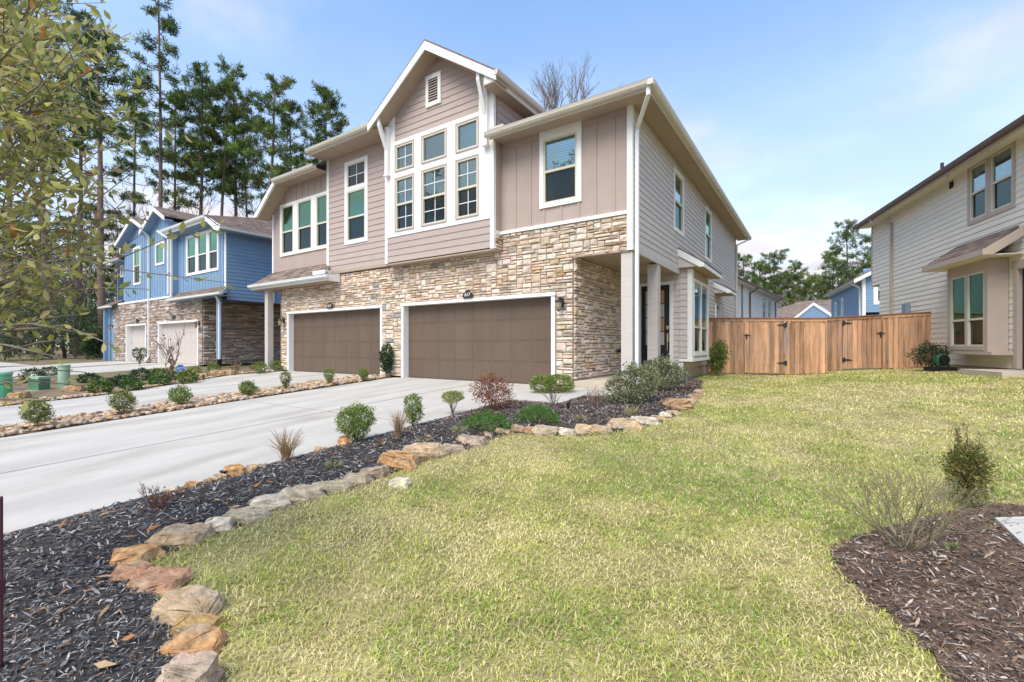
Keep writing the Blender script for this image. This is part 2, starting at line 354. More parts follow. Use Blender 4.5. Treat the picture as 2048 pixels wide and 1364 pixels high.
# stone veneer -----------------------------------------------------------
TAN = [((.60,.47,.35),5),((.66,.54,.42),6),((.55,.42,.30),3),((.69,.58,.47),5),((.63,.50,.42),4),((.42,.36,.30),.7),((.30,.28,.27),.35),((.58,.40,.24),1.0),((.66,.60,.50),1.5)]
MIX = [((.50,.41,.34),3),((.40,.32,.27),3),((.60,.53,.46),3),((.33,.24,.20),2),((.52,.38,.29),2),((.66,.60,.54),1.5),((.28,.26,.25),1)]
def pick(pal): return random.choices([p[0] for p in pal], [p[1] for p in pal])[0]
def stone_box(mb, x, z, w, h, d, col, rr):
    n = 3; vs = []; g = {}
    for j in range(n+1):
        for i in range(n+1):
            edge = i in (0, n) or j in (0, n); dd = d*(.55 if edge else 1.0) + rr.uniform(-.35, .35)*d*(.5 if edge else 1)
            u = (0, .14, .86, 1)[i]; v = (0, .2, .8, 1)[j]
            g[i, j] = len(vs); vs.append((x+u*w+(0 if edge else rr.uniform(-.06,.06)*w), -dd, z+v*h+(0 if edge else rr.uniform(-.06,.06)*h)))
    fs = [(g[i,j], g[i+1,j], g[i+1,j+1], g[i,j+1]) for i in range(n) for j in range(n)]
    ring = [g[i,0] for i in range(n+1)] + [g[n,j] for j in range(1,n+1)] + [g[i,n] for i in range(n-1,-1,-1)] + [g[0,j] for j in range(n-1,0,-1)]
    o = len(vs); vs += [(vs[k][0], .01, vs[k][2]) for k in ring]; m = len(ring)
    fs += [(ring[k], o+k, o+(k+1) % m, ring[(k+1) % m]) for k in range(m)]
    mb.add(vs, fs, col)
def pack(W, z0, z1, holes, cw, ch, wr, hr):
    """random ashlar: cells filled one stone at a time"""
    nx = max(1, round(W/cw)); nz_ = max(1, round((z1-z0)/ch)); cw = W/nx; ch = (z1-z0)/nz_
    occ = np.zeros((nx, nz_), bool)
    for i in range(nx):
        for j in range(nz_):
            cx, cz = (i+.5)*cw, z0+(j+.5)*ch
            if any(h[0] < cx < h[1] and h[2] < cz < h[3] for h in holes): occ[i, j] = True
    jz = [z0+j*ch+(random.uniform(-.25,.25)*ch if 0 < j < nz_ else 0) for j in range(nz_+1)]; res = []
    for j in range(nz_):
        i = 0
        while i < nx:
            if occ[i, j]: i += 1; continue
            w_ = random.choices(range(wr[0], wr[1]+1))[0]; h_ = random.choices([1, 2, 3], hr)[0]
            if h_ >= 2: w_ = max(wr[0], int(w_*.75))
            k = 1
            while k < w_ and i+k < nx and not occ[i+k, j]: k += 1
            if i+k < nx and not occ[i+k, j] and (i+k+1 >= nx or occ[i+k+1, j]): k += 1
            hh = 1
            while hh < h_ and j+hh < nz_ and not occ[i:i+k, j+hh].any(): hh += 1
            occ[i:i+k, j:j+hh] = True; res.append((i*cw, jz[j], k*cw, jz[j+hh]-jz[j])); i += k
    return res
def stone_wall(parent, name, origin, rotz, W, z0, z1, holes, pal, cw=.088, ch=.072, wr=(2,5), hr=(6,4,.3), d=.045, maxp=300, mort=None, gap=.008, view=True):
    wl = link(name, sheet(W, z0, z1, holes, 0, .12), mort or M_mort, parent, origin, rotz)
    st = pack(W, z0, z1, holes, cw, ch, wr, hr); rr = random.Random(3)
    def area(s):
        p = Vector(origin) + Matrix.Rotation(rotz, 3, 'Z') @ Vector((s[0], 0, s[1])); dp = max(.5, DEP(p)); return s[2]*s[3]/dp**2*(.5 if rotz else 1)
    st.sort(key=lambda s: -area(s)); rest = MB()
    for k, (x, z, w_, h_) in enumerate(st):
        c = pick(pal); kk = rr.uniform(.85, 1.12); c = tuple(v*kk*rr.uniform(.98, 1.02) for v in c); dd = d*rr.uniform(.7, 1.25)
        if k < maxp:
            b = MB(); stone_box(b, gap, gap, w_-2*gap, h_-2*gap, dd, c, rr); link('stone', b.mesh('stone'), M_stone, wl, (x, 0, z))
        else: stone_box(rest, x+gap, z+gap, w_-2*gap, h_-2*gap, dd, c, rr)
    if rest.v: link('small_stones', rest.mesh('small_stones'), M_stone, wl, kind='stuff')
    return wl
# roofs -------------------------------------------------------------------
def slab(poly, th=.12, col=None):
    return MB().prism(poly, (0, 0, -th), col).mesh('slab')
def inpoly(u, v, P):
    r = False; n = len(P)
    for i in range(n):
        (x1, y1), (x2, y2) = P[i], P[(i+1) % n]
        if (y1 > v) != (y2 > v) and u < (x2-x1)*(v-y1)/(y2-y1)+x1: r = not r
    return r
def shingles(parent, poly, name='shingles', tab=.32, ex=.14):
    """asphalt tabs laid on a planar roof polygon (3D points, first edge = eave)"""
    P = [Vector(p) for p in poly]; u = (P[1]-P[0]).normalized(); n = (P[1]-P[0]).cross(P[2]-P[0]).normalized()
    if n.z < 0: n = -n
    v = n.cross(u)
    if v.z < 0: v = -v
    uv = [((p-P[0]).dot(u), (p-P[0]).dot(v)) for p in P]; us = [a for a, _ in uv]; vs = [b for _, b in uv]
    mb = MB(); j = 0; vv = 0.0
    while vv < max(vs):
        uu = min(us) - random.random()*tab
        while uu < max(us):
            wd = tab*random.uniform(.7, 1.25)
            if all(inpoly(a, min(vv+ex*.5, max(vs)-.01), uv) for a in (uu+.02, uu+wd-.02)):
                k = random.uniform(.72, 1.2); c = (.235*k, .18*k, .15*k) if random.random() < .8 else (.16*k, .125*k, .11*k)
                a = P[0]+u*uu+v*vv; b = P[0]+u*(uu+wd-.006)+v*vv; h0 = n*.016; h1 = n*.005
                q = [a+h0, b+h0, b+v*ex+h1, a+v*ex+h1, a-n*.001, b-n*.001]
                mb.add([tuple(x) for x in q], [(0,1,2,3), (4,5,1,0)], c)
            uu += wd
        vv += ex; j += 1
    if mb.v: link(name, mb.mesh('shingles'), M_shing, parent, kind='stuff')
def roof(parent, poly, th=.10, shing=False, name='roof', edge=None):
    r = link(name, slab(poly, th), M_roof, parent)
    if shing: shingles(r, poly)
    return r
PROF = [(0,0),(.085,0),(.12,.045),(.105,.06),(.125,.12),(0,.12)]
def gutter(parent, p0, p1, outd, m, name='gutter', s=1.0):
    """K-style gutter from p0 to p1 (back bottom edge), outd = outward direction"""
    p0, p1, od = Vector(p0), Vector(p1), Vector(outd).normalized()
    poly = [tuple(p0+od*a*s+Vector((0,0,b*s))) for a, b in PROF]
    return link(name, MB().prism(poly, tuple(p1-p0)).mesh('gutter'), m, parent)
def rtube(mb, pts, w_, d_):                        # rectangular downspout along a path
    pts = [Vector(p) for p in pts]
    for i, (a, b) in enumerate(zip(pts[:-1], pts[1:])):
        t = (b-a).normalized(); s = t.cross(Vector((0,0,1)))
        s = s.normalized() if s.length > .05 else Vector((1,0,0)); q = s.cross(t).normalized()
        c = [a+s*w_/2+q*d_/2, a-s*w_/2+q*d_/2, a-s*w_/2-q*d_/2, a+s*w_/2-q*d_/2]
        mb.prism([tuple(x-t*.01) for x in c], tuple(b-a+t*.02))
    return mb

# ================================================================== SETTING
def grid_sheet(xs, ys, dz):
    X, Y = np.meshgrid(xs, ys, indexing='ij'); Z = gz(X, Y) + dz
    V = np.stack([X, Y, Z], -1).reshape(-1, 3); nx, ny = len(xs), len(ys)
    i, j = np.meshgrid(np.arange(nx-1), np.arange(ny-1), indexing='ij'); a = (i*ny+j).ravel(); b = a+ny
    return tri_mesh('sheet', V, np.concatenate([np.stack([a, b, b+1], 1), np.stack([a, b+1, a+1], 1)]), smooth=True)
struct('ground', grid_sheet(np.concatenate([np.linspace(-600, -60, 10), np.linspace(-50, 40, 91), np.linspace(60, 600, 10)]),
                            np.concatenate([np.linspace(-600, -40, 10), np.linspace(-30, 40, 71), np.linspace(60, 600, 10)]), -.05), M_ground)
struct('road', MB().box(-90, 40, -22, -13.2, -.62, -.585).mesh('road'), M_asph)
struct('kerb', MB().box(-90, 40, -13.2, -13.0, -.62, -.46).mesh('kerb'), M_conc)
struct('lawn', grid_sheet(np.linspace(1.0, 30, 60), np.linspace(-12.9, 26, 80), -.012), M_soil)

def paving(name, polys, m=M_conc, dz=.02, th=.10):
    """concrete laid in slabs: an outline slab below, each poured panel a child"""
    r = None
    for p in polys:
        top = [(x, y, float(gz(x, y))+dz) for x, y in p]; me = MB().prism(top[::-1], (0, 0, -th)).mesh('slab')
        if r is None: r = link(name, None, kind='structure')
        link('slab', me, m, r)
    return r
def XL(y): return -5.55 + (y+1.6)*(-.09)           # right edge of the rock strip
def XR(y): return -6.90 + (y+2.3)*(-.13)           # left edge of the rock strip
J = .016
def panel(x0f, x1f, y0, y1): return [(x0f(y0), y0), (x1f(y0), y0), (x1f(y1), y1), (x0f(y1), y1)]
cst = lambda v: (lambda y: v)
rows = [(-12.95, -9.06), (-9.03, -4.65), (-4.615, .14)]
paving('driveway', [panel(XL, cst(-2.2-J), a, b) for a, b in rows] + [panel(cst(-2.2+J), cst(.16), a, b) for a, b in rows])
D2L = lambda y: float(np.interp(y, [-12.95, -7.6, -5.8, -3.4, -1.7, 0.14], [-9.9, -9.8, -9.9, -11.2, -12.3, -11.7]))
def d2(y0, y1):
    ys = [y0] + [v for v in (-7.6, -5.8, -3.4, -1.7) if y0 < v < y1] + [y1]
    return [(D2L(y), y) for y in ys[::-1]] + [(-8.9, y0), (-8.9, y1)]
paving('neighbour_driveway', [d2(a, b) for a, b in rows] + [panel(cst(-8.9+2*J), XR, a, b) for a, b in rows])
paving('blue_house_driveway', [panel(cst(-26.3), cst(-23.3), a, b) for a, b in [(-12.95, -6.0), (-5.98, .6)]] + [panel(cst(-23.28), cst(-20.2), a, b) for a, b in [(-12.95, -6.0), (-5.98, .6)]]
       + [panel(cst(-32.0), cst(-27.2), -12.95, .6)])
paving('walkway', [[(.17, -2.1), (1.25, -2.1), (1.25, -1.0), (.17, -1.0)], [(.62, -.985), (1.75, -.985), (1.75, -.02), (.62, -.02)]])
struct('far_street', MB().box(-75, -34, -14, -1.5, -.35, -.2).mesh('far_street'), M_conc)

# ================================================================== DUPLEX HOUSE
H = thing('duplex_house', 'two-storey taupe duplex with tan stone front, white trim and two brown garage doors', 'house')
g1 = (-5.16, -.05); g2 = (-11.43, -6.22); SX0 = -11.96
# stone ground floor with the two garage openings and the open porch corner
holes = [(g1[0]-.10-SX0, g1[1]+.10-SX0, 0, 2.28), (g2[0]-.10-SX0, g2[1]+.10-SX0, 0, 2.28), (.52-SX0, 2.0-SX0, 0, 3.1), (-.1, -1.55-SX0, 3.46, 9)]
stone_wall(H, 'stone_wall', (SX0, 0, 0), 0, 1.83-SX0, .06, 3.87, holes, TAN, maxp=300)
stone_wall(H, 'porch_stone_wall', (.52, 0, 0), R(90), 4.0, .20, 3.10, [], TAN, maxp=120)
bx('foundation', H, M_slab, .40, .515, .02, 3.9, -.05, .20)
stone_wall(H, 'bay_stone_return', (-1.55, -.33, 0), R(90), .33, 3.47, 3.87, [], TAN, maxp=0)
def garage(parent, x0, x1, y, z1, m, ncol=8, nrow=4, rec=.16, mt=None):
    mt = mt or M_trim
    f = MB(); f.box(x0-.10, x0, y-.055, y+rec+.02, .02, z1+.08); f.box(x1, x1+.10, y-.055, y+rec+.02, .02, z1+.08); f.box(x0-.12, x1+.12, y-.075, y+rec+.02, z1, z1+.085)
    link('garage_trim', f.mesh('garage_trim'), mt, parent)
    d = link('garage_door', MB().box(x0, x1, y+rec, y+rec+.05, .02, z1).mesh('garage_door'), m, parent)
    hs = (z1-.02)/nrow; ws = (x1-x0)/ncol
    for j in range(nrow):
        for i in range(ncol):
            a, c = x0+i*ws+.035, x0+(i+1)*ws-.035; e, g_ = .02+j*hs+.04, .02+(j+1)*hs-.04
            bx('door_panel', d, m, a, c, y+rec-.005, y+rec, e, g_)
            for k in range(1, 5): xx = a+(c-a)*k/5; 
    r = MB()
    for j in range(1, nrow): r.box(x0, x1, y+rec-.004, y+rec, .02+j*hs+.006, .02+j*hs+.016)
    link('section_joint', r.mesh('section_joint'), m, d)
    bx('bottom_seal', d, M_hose, x0, x1, y+rec-.01, y+rec+.03, .0, .03)
    return d
garage(H, *g1, 0, 2.20, M_door); garage(H, *g2, 0, 2.20, M_door)
# right upper panel wall with window
wr = [(-.39+1.55, .735+1.55, 4.35, 6.235)]
bw = batten_wall(H, 'panel_wall', (-1.55, 0, 0), 0, 3.38, 3.95, 6.25, wr, M_bat, [b+1.55 for b in (-1.11, -.66, -.27, .20, .66, 1.08, 1.52)])
window(H, (-1.55, 0, 0), 0, wr[0][0], 4.35, 1.125, 1.885, cas=(.11, .12, .23, .10))
bx('band_board', H, M_trim, -1.55, 1.83, -.075, .0, 3.87, 3.95); bx('corner_board', H, M_trim, 1.83, 1.955, -.05, .06, 3.08, 6.22)
bx('frieze_board', H, M_bat, -1.54, 1.82, -.03, -.002, 6.08, 6.22)
# gable bay
BY = -.33
lw = lap_wall(H, 'bay_lap_wall', (-5.52, BY, 0), 0, 3.87, 3.50, 4.25, [], M_lap, e=.188)
bx('corner_board', H, M_trim, -1.655, -1.53, BY-.03, BY+.06, 3.47, 4.25); bx('corner_board', H, M_trim, -5.63, -5.52, BY-.03, BY+.06, 3.47, 4.25)
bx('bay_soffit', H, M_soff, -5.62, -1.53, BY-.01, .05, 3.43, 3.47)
cols = [(-5.19, -4.38), (-4.09, -3.13), (-2.81, -2.02)]; lo, hi = (4.38, 5.98), (6.16, 6.96)
whs = [(a+5.63, b+5.63, *r) for a, b in cols for r in (lo, hi)]
link('white_window_panel', sheet(4.09, 4.25, 7.08, whs, -.03, .10), M_trim, H, (-5.63, BY, 0))
for a, b in cols:
    window(H, (-5.63, BY, 0), 0, a+5.63, lo[0], b-a, lo[1]-lo[0], cas=(.03,)*4, proud=.045, m_cas=M_lap, grid=True)
    window(H, (-5.63, BY, 0), 0, a+5.63, hi[0], b-a, hi[1]-hi[0], cas=(.03,)*4, proud=.045, m_cas=M_lap, sash='single', grid=(b < -4))
ztop = lambda x: 9.07 - .683*abs(x+3.5)
gw = link('gable_lap_wall', MB().prism([(-5.6, BY+.02, 7.0), (-1.55, BY+.02, 7.0), (-1.55, BY+.02, ztop(-1.55)), (-3.5, BY+.02, ztop(-3.5)), (-5.6, BY+.02, ztop(-5.6))], (0, .1, 0)).mesh('gable'), M_lap, H)
z = 7.08
while z < 8.9:
    c = min(z+.178, 8.96); xa = lambda q: max(-5.2, -3.5-(9.05-q)/.683); xb = lambda q: min(-2.02, -3.5+(9.05-q)/.683); t = .022
    link('siding_board', MB().add([(xa(z),BY+.018,z),(xb(z),BY+.018,z),(xb(z),BY-t,z),(xa(z),BY-t,z),(xa(c),BY+.018,c),(xb(c),BY+.018,c),(xb(c),BY-.3*t,c),(xa(c),BY-.3*t,c)],
         [(0,3,2,1),(4,5,6,7),(0,1,5,4),(1,2,6,5),(2,3,7,6),(3,0,4,7)]).mesh('siding_board'), M_lap, gw); z = c
for a, b in ((-5.63, -5.2), (-2.02, -1.54)):
    link('gable_post', MB().prism([(a, BY-.03, 7.08), (b, BY-.03, 7.08), (b, BY-.03, ztop(b)), (a, BY-.03, ztop(a))], (0, .08, 0)).mesh('gable_post'), M_trim, H)
# louvred gable vent
v = link('gable_vent', MB().box(-3.90, -3.80, BY-.06, BY, 7.70, 8.57).box(-3.44, -3.33, BY-.06, BY, 7.70, 8.57).box(-3.80, -3.44, BY-.06, BY, 8.46, 8.57).box(-3.80, -3.44, BY-.06, BY, 7.70, 7.80).mesh('vent'), M_trim, H)
bx('vent_backing', v, M_dark, -3.80, -3.44, BY-.026, BY-.02, 7.80, 8.46)
for k in range(9):
    zz = 7.80+k*.073; link('louvre', MB().add([(-3.79, BY-.055, zz), (-3.45, BY-.055, zz), (-3.45, BY-.028, zz+.055), (-3.79, BY-.028, zz+.055), (-3.79, BY-.055, zz+.012), (-3.45, BY-.055, zz+.012)], [(0,1,2,3), (0,1,5,4)]).mesh('louvre'), M_lap, v)
# brackets
for cx in (-5.46, -1.74):
    b = link('bracket', MB().box(cx-.065, cx+.065, BY-.14, BY-.03, 6.12, 7.55).mesh('bracket'), M_trim, H)
    link('strut', MB().prism([(cx-.05, BY-.10, 6.75), (cx-.05, BY-.10, 6.98), (cx-.05, -.76, ztop(cx)-.02), (cx-.05, -.76, ztop(cx)-.25)], (.10, 0, 0)).mesh('strut'), M_trim, b)
    bx('bracket_foot', b, M_trim, cx-.085, cx+.085, BY-.165, BY-.03, 6.08, 6.12)
# gable roof
zr = lambda x: 9.26 - .683*abs(x+3.5)
for sgn, xe in ((1, -1.14), (-1, -5.86)):
    roof(H, [(xe, -.82, zr(xe)), (xe, 6, zr(xe)), (-3.5, 6, 9.26), (-3.5, -.82, 9.26)], .05, name='gable_roof')
    link('rake_board', MB().prism([(xe, -.83, zr(xe)-.055), (-3.5, -.83, 9.205), (-3.5, -.83, 8.97), (xe, -.83, zr(xe)-.26)], (0, .035, 0)).mesh('rake_board'), M_trim, H)
    link('rake_soffit', MB().prism([(xe, -.79, zr(xe)-.22), (-3.5, -.79, 9.04), (-3.5, -.79, 9.01), (xe, -.79, zr(xe)-.25)], (0, .47, 0)).mesh('rake_soffit'), M_soff, H)
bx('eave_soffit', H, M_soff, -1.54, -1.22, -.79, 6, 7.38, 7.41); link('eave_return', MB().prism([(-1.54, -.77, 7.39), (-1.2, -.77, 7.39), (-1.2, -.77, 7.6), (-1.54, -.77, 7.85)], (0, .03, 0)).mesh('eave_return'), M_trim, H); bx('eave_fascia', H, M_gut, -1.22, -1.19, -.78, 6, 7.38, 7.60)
gutter(H, (-1.19, -.84, 7.51), (-1.19, 6, 7.51), (1, 0, 0), M_gut)
lap_wall(H, 'gable_side_wall', (-1.55, -.20, 0), R(90), 6.2, 6.25, 7.40, [], M_lap, e=.178)
bx('bay_return', H, M_bat, -1.62, -1.55, -.30, .0, 3.95, 6.25); bx('bay_return_trim', H, M_trim, -1.62, -1.53, BY+.061, -.001, 3.87, 3.95); bx('bay_side', H, M_lap, -5.63, -5.55, -.27, .05, 3.47, 7.4)
# left lap wall with stacked windows
LX0 = -8.94; LY = -.06
lh = [(-7.97-LX0, -6.78-LX0, 4.38, 7.15)]
lap_wall(H, 'lap_wall', (LX0, LY, 0), 0, -5.62-LX0, 3.56, 7.44, lh, M_lap, e=.185)
bx('skirt_board', H, M_soff, LX0+.10, -5.62, LY-.035, .0, 3.47, 3.56)
bx('corner_board', H, M_trim, LX0-.03, LX0+.09, LY-.035, .05, 3.40, 7.44)
window(H, (LX0, LY, 0), 0, lh[0][0], 4.38, 1.19, 1.83, cas=(.13, .13, .06, .11), glass=M_glassrefl, blind='shade', rail=.47)
window(H, (LX0, LY, 0), 0, lh[0][0], 6.21, 1.19, .94, cas=(.13, .13, .10, .06), glass=M_screen, sash='single', grid=True)
bx('eave_soffit', H, M_soff, -9.05, -5.62, -.70, LY, 7.44, 7.47); bx('eave_fascia', H, M_gut, -9.05, -5.86, -.73, -.70, 7.44, 7.64)
gutter(H, (-9.08, -.73, 7.50), (-5.88, -.73, 7.50), (0, -1, 0), M_gut); bx('diverter', H, M_gut, -6.35, -5.95, -.70, -.45, 7.62, 7.76)
roof(H, [(-9.06, -.80, 7.64), (-5.6, -.80, 7.64), (-5.6, 4.5, 9.9), (-9.06, 4.5, 9.9)], .06); link('eave_end', MB().prism([(-9.05, -.73, 7.45), (-9.05, -.73, 7.63), (-9.05, 4, 9.6), (-9.05, 4, 7.45)], (.04, 0, 0)).mesh('eave_end'), M_lap, H); bx('upper_side', H, M_lap, -8.96, -8.90, .0, 4, 7.0, 7.6)
# left panel wall with three windows under a clipped gable
wx = [(-12.07, -11.02), (-11.02, -9.84), (-9.84, -8.96)]
lb = MB()
for xa, xb, za, zb in [(-12.6, -12.07, 3.85, 6.17), (-12.07, LX0-.03, 3.85, 4.48)]: lb.box(xa, xb, 0, .1, za, zb)
lb.prism([(-12.6, 0, 6.17), (-12.07, 0, 6.17), (-12.07, 0, 6.40), (LX0-.03, 0, 6.40), (LX0-.03, 0, 7.08), (-11.5, 0, 7.08)], (0, .1, 0))
lpw = link('panel_wall', lb.mesh('panel_wall'), M_bat, H)
for k in range(9):
    xx = -12.15+k*.385; zt = min(7.06, 6.17+(xx+12.6)*.83)
    if 6.46 < zt: bx('batten', lpw, M_bat, xx-.025, xx+.025, -.018, 0, 6.44, zt)
for i, (a, b) in enumerate(wx):
    window(H, (0, 0, 0), 0, a, 4.44, b-a, 2.0, cas=(.11 if i == 0 else .15, .15 if i < 2 else .04, .09, .09), glass=M_glassrefl, blind='shade', rail=.46)
bx('corner_board', H, M_trim, -12.64, -12.56, -.03, .08, 3.85, 6.15)
bx('eave_soffit', H, M_soff, -11.55, -8.97, -.50, 0, 7.06, 7.09); bx('eave_fascia', H, M_gut, -11.55, -8.95, -.53, -.50, 7.02, 7.20)
gutter(H, (-11.6, -.53, 7.07), (-8.97, -.53, 7.07), (0, -1, 0), M_gut)
link('rake_board', MB().prism([(-11.5, -.60, 7.20), (-11.5, -.60, 6.96), (-12.72, -.60, 5.97), (-12.95, -.60, 5.97), (-12.95, -.60, 6.09)], (0, .07, 0)).mesh('rake_board'), M_trim, H)
link('rake_soffit', MB().prism([(-11.5, -.53, 7.09), (-12.9, -.53, 5.98), (-12.9, -.53, 5.94), (-11.5, -.53, 7.05)], (0, .53, 0)).mesh('rake_soffit'), M_soff, H)
roof(H, [(-12.95, -.6, 6.09), (-11.5, -.6, 7.20), (-11.5, 10, 7.20), (-12.95, 10, 6.09)], .05); roof(H, [(-11.55, -.6, 7.20), (-8.95, -.6, 7.20), (-8.95, 4.5, 9.4), (-11.55, 4.5, 9.4)], .05)
# left skirt roof, porch and post
sk = roof(H, [(-13.3, -.52, 3.38), (-8.30, -.52, 3.38), (-8.96, .0, 3.87), (-12.65, .0, 3.87)], .05, True, 'skirt_roof')
gutter(H, (-13.35, -.52, 3.25), (-8.20, -.52, 3.25), (0, -1, 0), M_gutw); bx('skirt_fascia', H, M_trim, -13.3, -8.3, -.52, -.49, 3.18, 3.37)
link('skirt_end', MB().prism([(-8.30, -.50, 3.17), (-8.30, -.50, 3.36), (-8.30, -.065, 3.46), (-8.30, -.065, 3.17)], (.04, 0, 0)).mesh('skirt_end'), M_trim, H); bx('diverter', H, M_gutw, -9.2, -8.5, -.48, -.22, 3.42, 3.56)
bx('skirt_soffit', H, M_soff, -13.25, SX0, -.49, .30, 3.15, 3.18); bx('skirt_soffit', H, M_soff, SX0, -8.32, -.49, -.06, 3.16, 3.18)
bx('porch_post', H, M_side, -12.62, -12.40, -.33, -.11, .14, 3.15); bx('post_base', H, M_trim, -12.66, -12.36, -.37, -.07, -.02, .14)
bx('porch_slab', H, M_slab, -12.7, SX0-.05, -.2, 3.5, -.1, .06)
for xx in (SX0-.02,): bx('side_wall', H, M_mort, xx-.10, xx, .0, 10.0, .0, 3.2)
bx('side_wall', H, M_lap, -12.64, -12.54, .1, 12.0, 3.2, 6.0); bx('rear_wall', H, M_side, -12.6, 1.9, 14.70, 14.80, 0, 6.2)
# right side wall
sh = [(3.35, 4.46, 4.22, 6.0), (7.58, 8.72, 4.08, 6.0)]
lap_wall(H, 'side_lap_wall', (1.94, .06, 0), R(90), 14.74, 3.20, 6.25, [(a-.06, b-.06, c, d) for a, b, c, d in sh], M_side, e=.148)
for a, b, c, d in sh: window(H, (1.94, 0, 0), R(90), a, c, b-a, d-c, cas=(.09,)*4, glass=M_glassrefl if a > 5 else M_glass)
bx('porch_beam', H, M_side, 1.915, 1.965, .06, 4.05, 3.06, 3.20)
lap_wall(H, 'lower_side_wall', (1.94, 4.05, 0), R(90), 10.75, .32, 3.20, [(9.55-4.05, 10.45-4.05, .2, 2.6)], M_side, e=.148)
bx('foundation', H, M_slab, 1.84, 1.93, 4.0, 14.7, -.1, .32)
bx('corner_board', H, M_side, 1.90, 1.975, 14.72, 14.83, .3, 6.2)
# porch
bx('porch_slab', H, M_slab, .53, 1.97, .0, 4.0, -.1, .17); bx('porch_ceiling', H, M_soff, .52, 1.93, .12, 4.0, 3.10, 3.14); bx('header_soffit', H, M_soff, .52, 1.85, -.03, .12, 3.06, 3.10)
cl = link('ceiling_light', MB().lathe([(.085, 3.075), (.09, 3.10), (.0, 3.10)], 1.35, 1.3, 16).mesh('ceiling_light'), M_white, H)
for y0 in (.0, 1.87): bx('porch_column', H, M_side, 1.68, 1.935, y0+.004, y0+.26, .17, 3.06)
dh = [(.73-.52, 1.78-.52, .1, 2.88)]
lap_wall(H, 'door_wall', (.52, 4.0, 0), 0, 1.42, .17, 3.10, dh, M_side, e=.165)
lap_wall(H, 'bump_out_front', (1.945, 4.0, 0), 0, .25, .64, 3.30, [], M_side, e=.165)
d = link('front_door', MB().box(.83, 1.68, 3.99, 4.04, .19, 2.79).mesh('front_door'), M_black, H)
link('door_trim', MB().box(.73, .83, 3.95, 4.06, .17, 2.88).box(1.68, 1.78, 3.95, 4.06, .17, 2.88).box(.83, 1.68, 3.952, 4.06, 2.79, 2.88).mesh('door_trim'), M_trim, d)
for r_ in range(4):
    for c_ in range(2): bx('door_pane', d, M_frostrefl if (c_ == 1 and r_ in (3, 1)) else M_frost, .97+c_*.285, 1.235+c_*.285, 3.975, 3.99, 1.02+r_*.41, 1.40+r_*.41)  # two right-hand panes carry the painted warm reflection
bx('handle_plate', d, M_brass, 1.60, 1.645, 3.96, 3.99, 1.12, 1.36); link('door_pull', MB().tube([(1.62, 3.97, 1.12), (1.62, 3.93, 1.10), (1.62, 3.93, .85), (1.62, 3.97, .83)], .012).mesh('door_pull'), M_brass, d); bx('deadbolt', d, M_brass, 1.59, 1.655, 3.955, 3.99, 1.48, 1.58)
bx('threshold', d, M_iron, .83, 1.68, 3.93, 4.0, .17, .19)
# window bump-out on the right side
bo = link('bump_out', MB().box(1.95, 2.27, 4.03, 4.20, .62, 3.25).box(1.95, 2.27, 6.22, 6.35, .62, 3.25).box(1.95, 2.27, 4.20, 6.22, 2.95, 3.25).box(1.95, 2.27, 4.20, 6.22, .62, .72).mesh('bump_out'), M_side, H)
bx('bump_out_trim', bo, M_trim, 2.18, 2.31, 3.955, 4.06, .60, 3.20); bx('bump_out_trim', bo, M_trim, 2.24, 2.31, 4.06, 4.20, .60, 3.20); bx('bump_out_trim', bo, M_trim, 2.24, 2.31, 6.22, 6.36, .60, 3.20)
bx('bump_out_apron', bo, M_trim, 1.95, 2.33, 3.94, 6.40, .54, .62); bx('bump_out_head', bo, M_soff, 2.25, 2.30, 4.2, 6.22, 2.95, 3.20)
for y0, y1 in ((4.20, 5.21), (5.21, 6.22)): window(H, (2.29, 0, 0), R(90), y0, .70, y1-y0, 2.25, cas=(.05, .05, .06, .09), rail=.36, proud=.025)
bx('gas_riser', H, M_trim, 1.97, 2.07, 3.86, 3.98, .0, .5)
def awning(parent, x0, x1, y0, y1, zt, zb, m_f, m_s=True):
    a = roof(parent, [(x1, y0, zb+.14), (x1, y1, zb+.14), (x0, y1, zt), (x0, y0, zt)], .04, m_s, 'awning_roof')
    f = MB(); f.box(x1-.03, x1, y0+.03, y1-.03, zb, zb+.10)
    for yy in (y0, y1-.03): f.prism([(x0, yy, zt-.04), (x1, yy, zb+.10), (x1, yy, zb), (x1-.12, yy, zb), (x0, yy, zt-.24)], (0, .03, 0))
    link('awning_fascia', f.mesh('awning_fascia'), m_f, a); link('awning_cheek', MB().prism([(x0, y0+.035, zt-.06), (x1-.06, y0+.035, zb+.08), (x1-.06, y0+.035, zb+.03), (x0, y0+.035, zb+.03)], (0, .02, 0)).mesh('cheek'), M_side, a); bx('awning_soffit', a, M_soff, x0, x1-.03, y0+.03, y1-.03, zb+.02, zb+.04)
awning(H, 1.95, 2.66, 3.78, 6.75, 3.82, 3.20, M_trim)
awning(H, 1.95, 2.55, 9.3, 10.75, 3.50, 3.00, M_trim)
bd = link('side_door', MB().box(1.90, 1.93, 9.6, 10.4, .35, 2.45).mesh('side_door'), M_side, H); bx('side_door_trim', bd, M_trim, 1.93, 1.99, 9.5, 9.6, .3, 2.6); bx('side_door_trim', bd, M_trim, 1.93, 1.99, 10.4, 10.5, .3, 2.6)
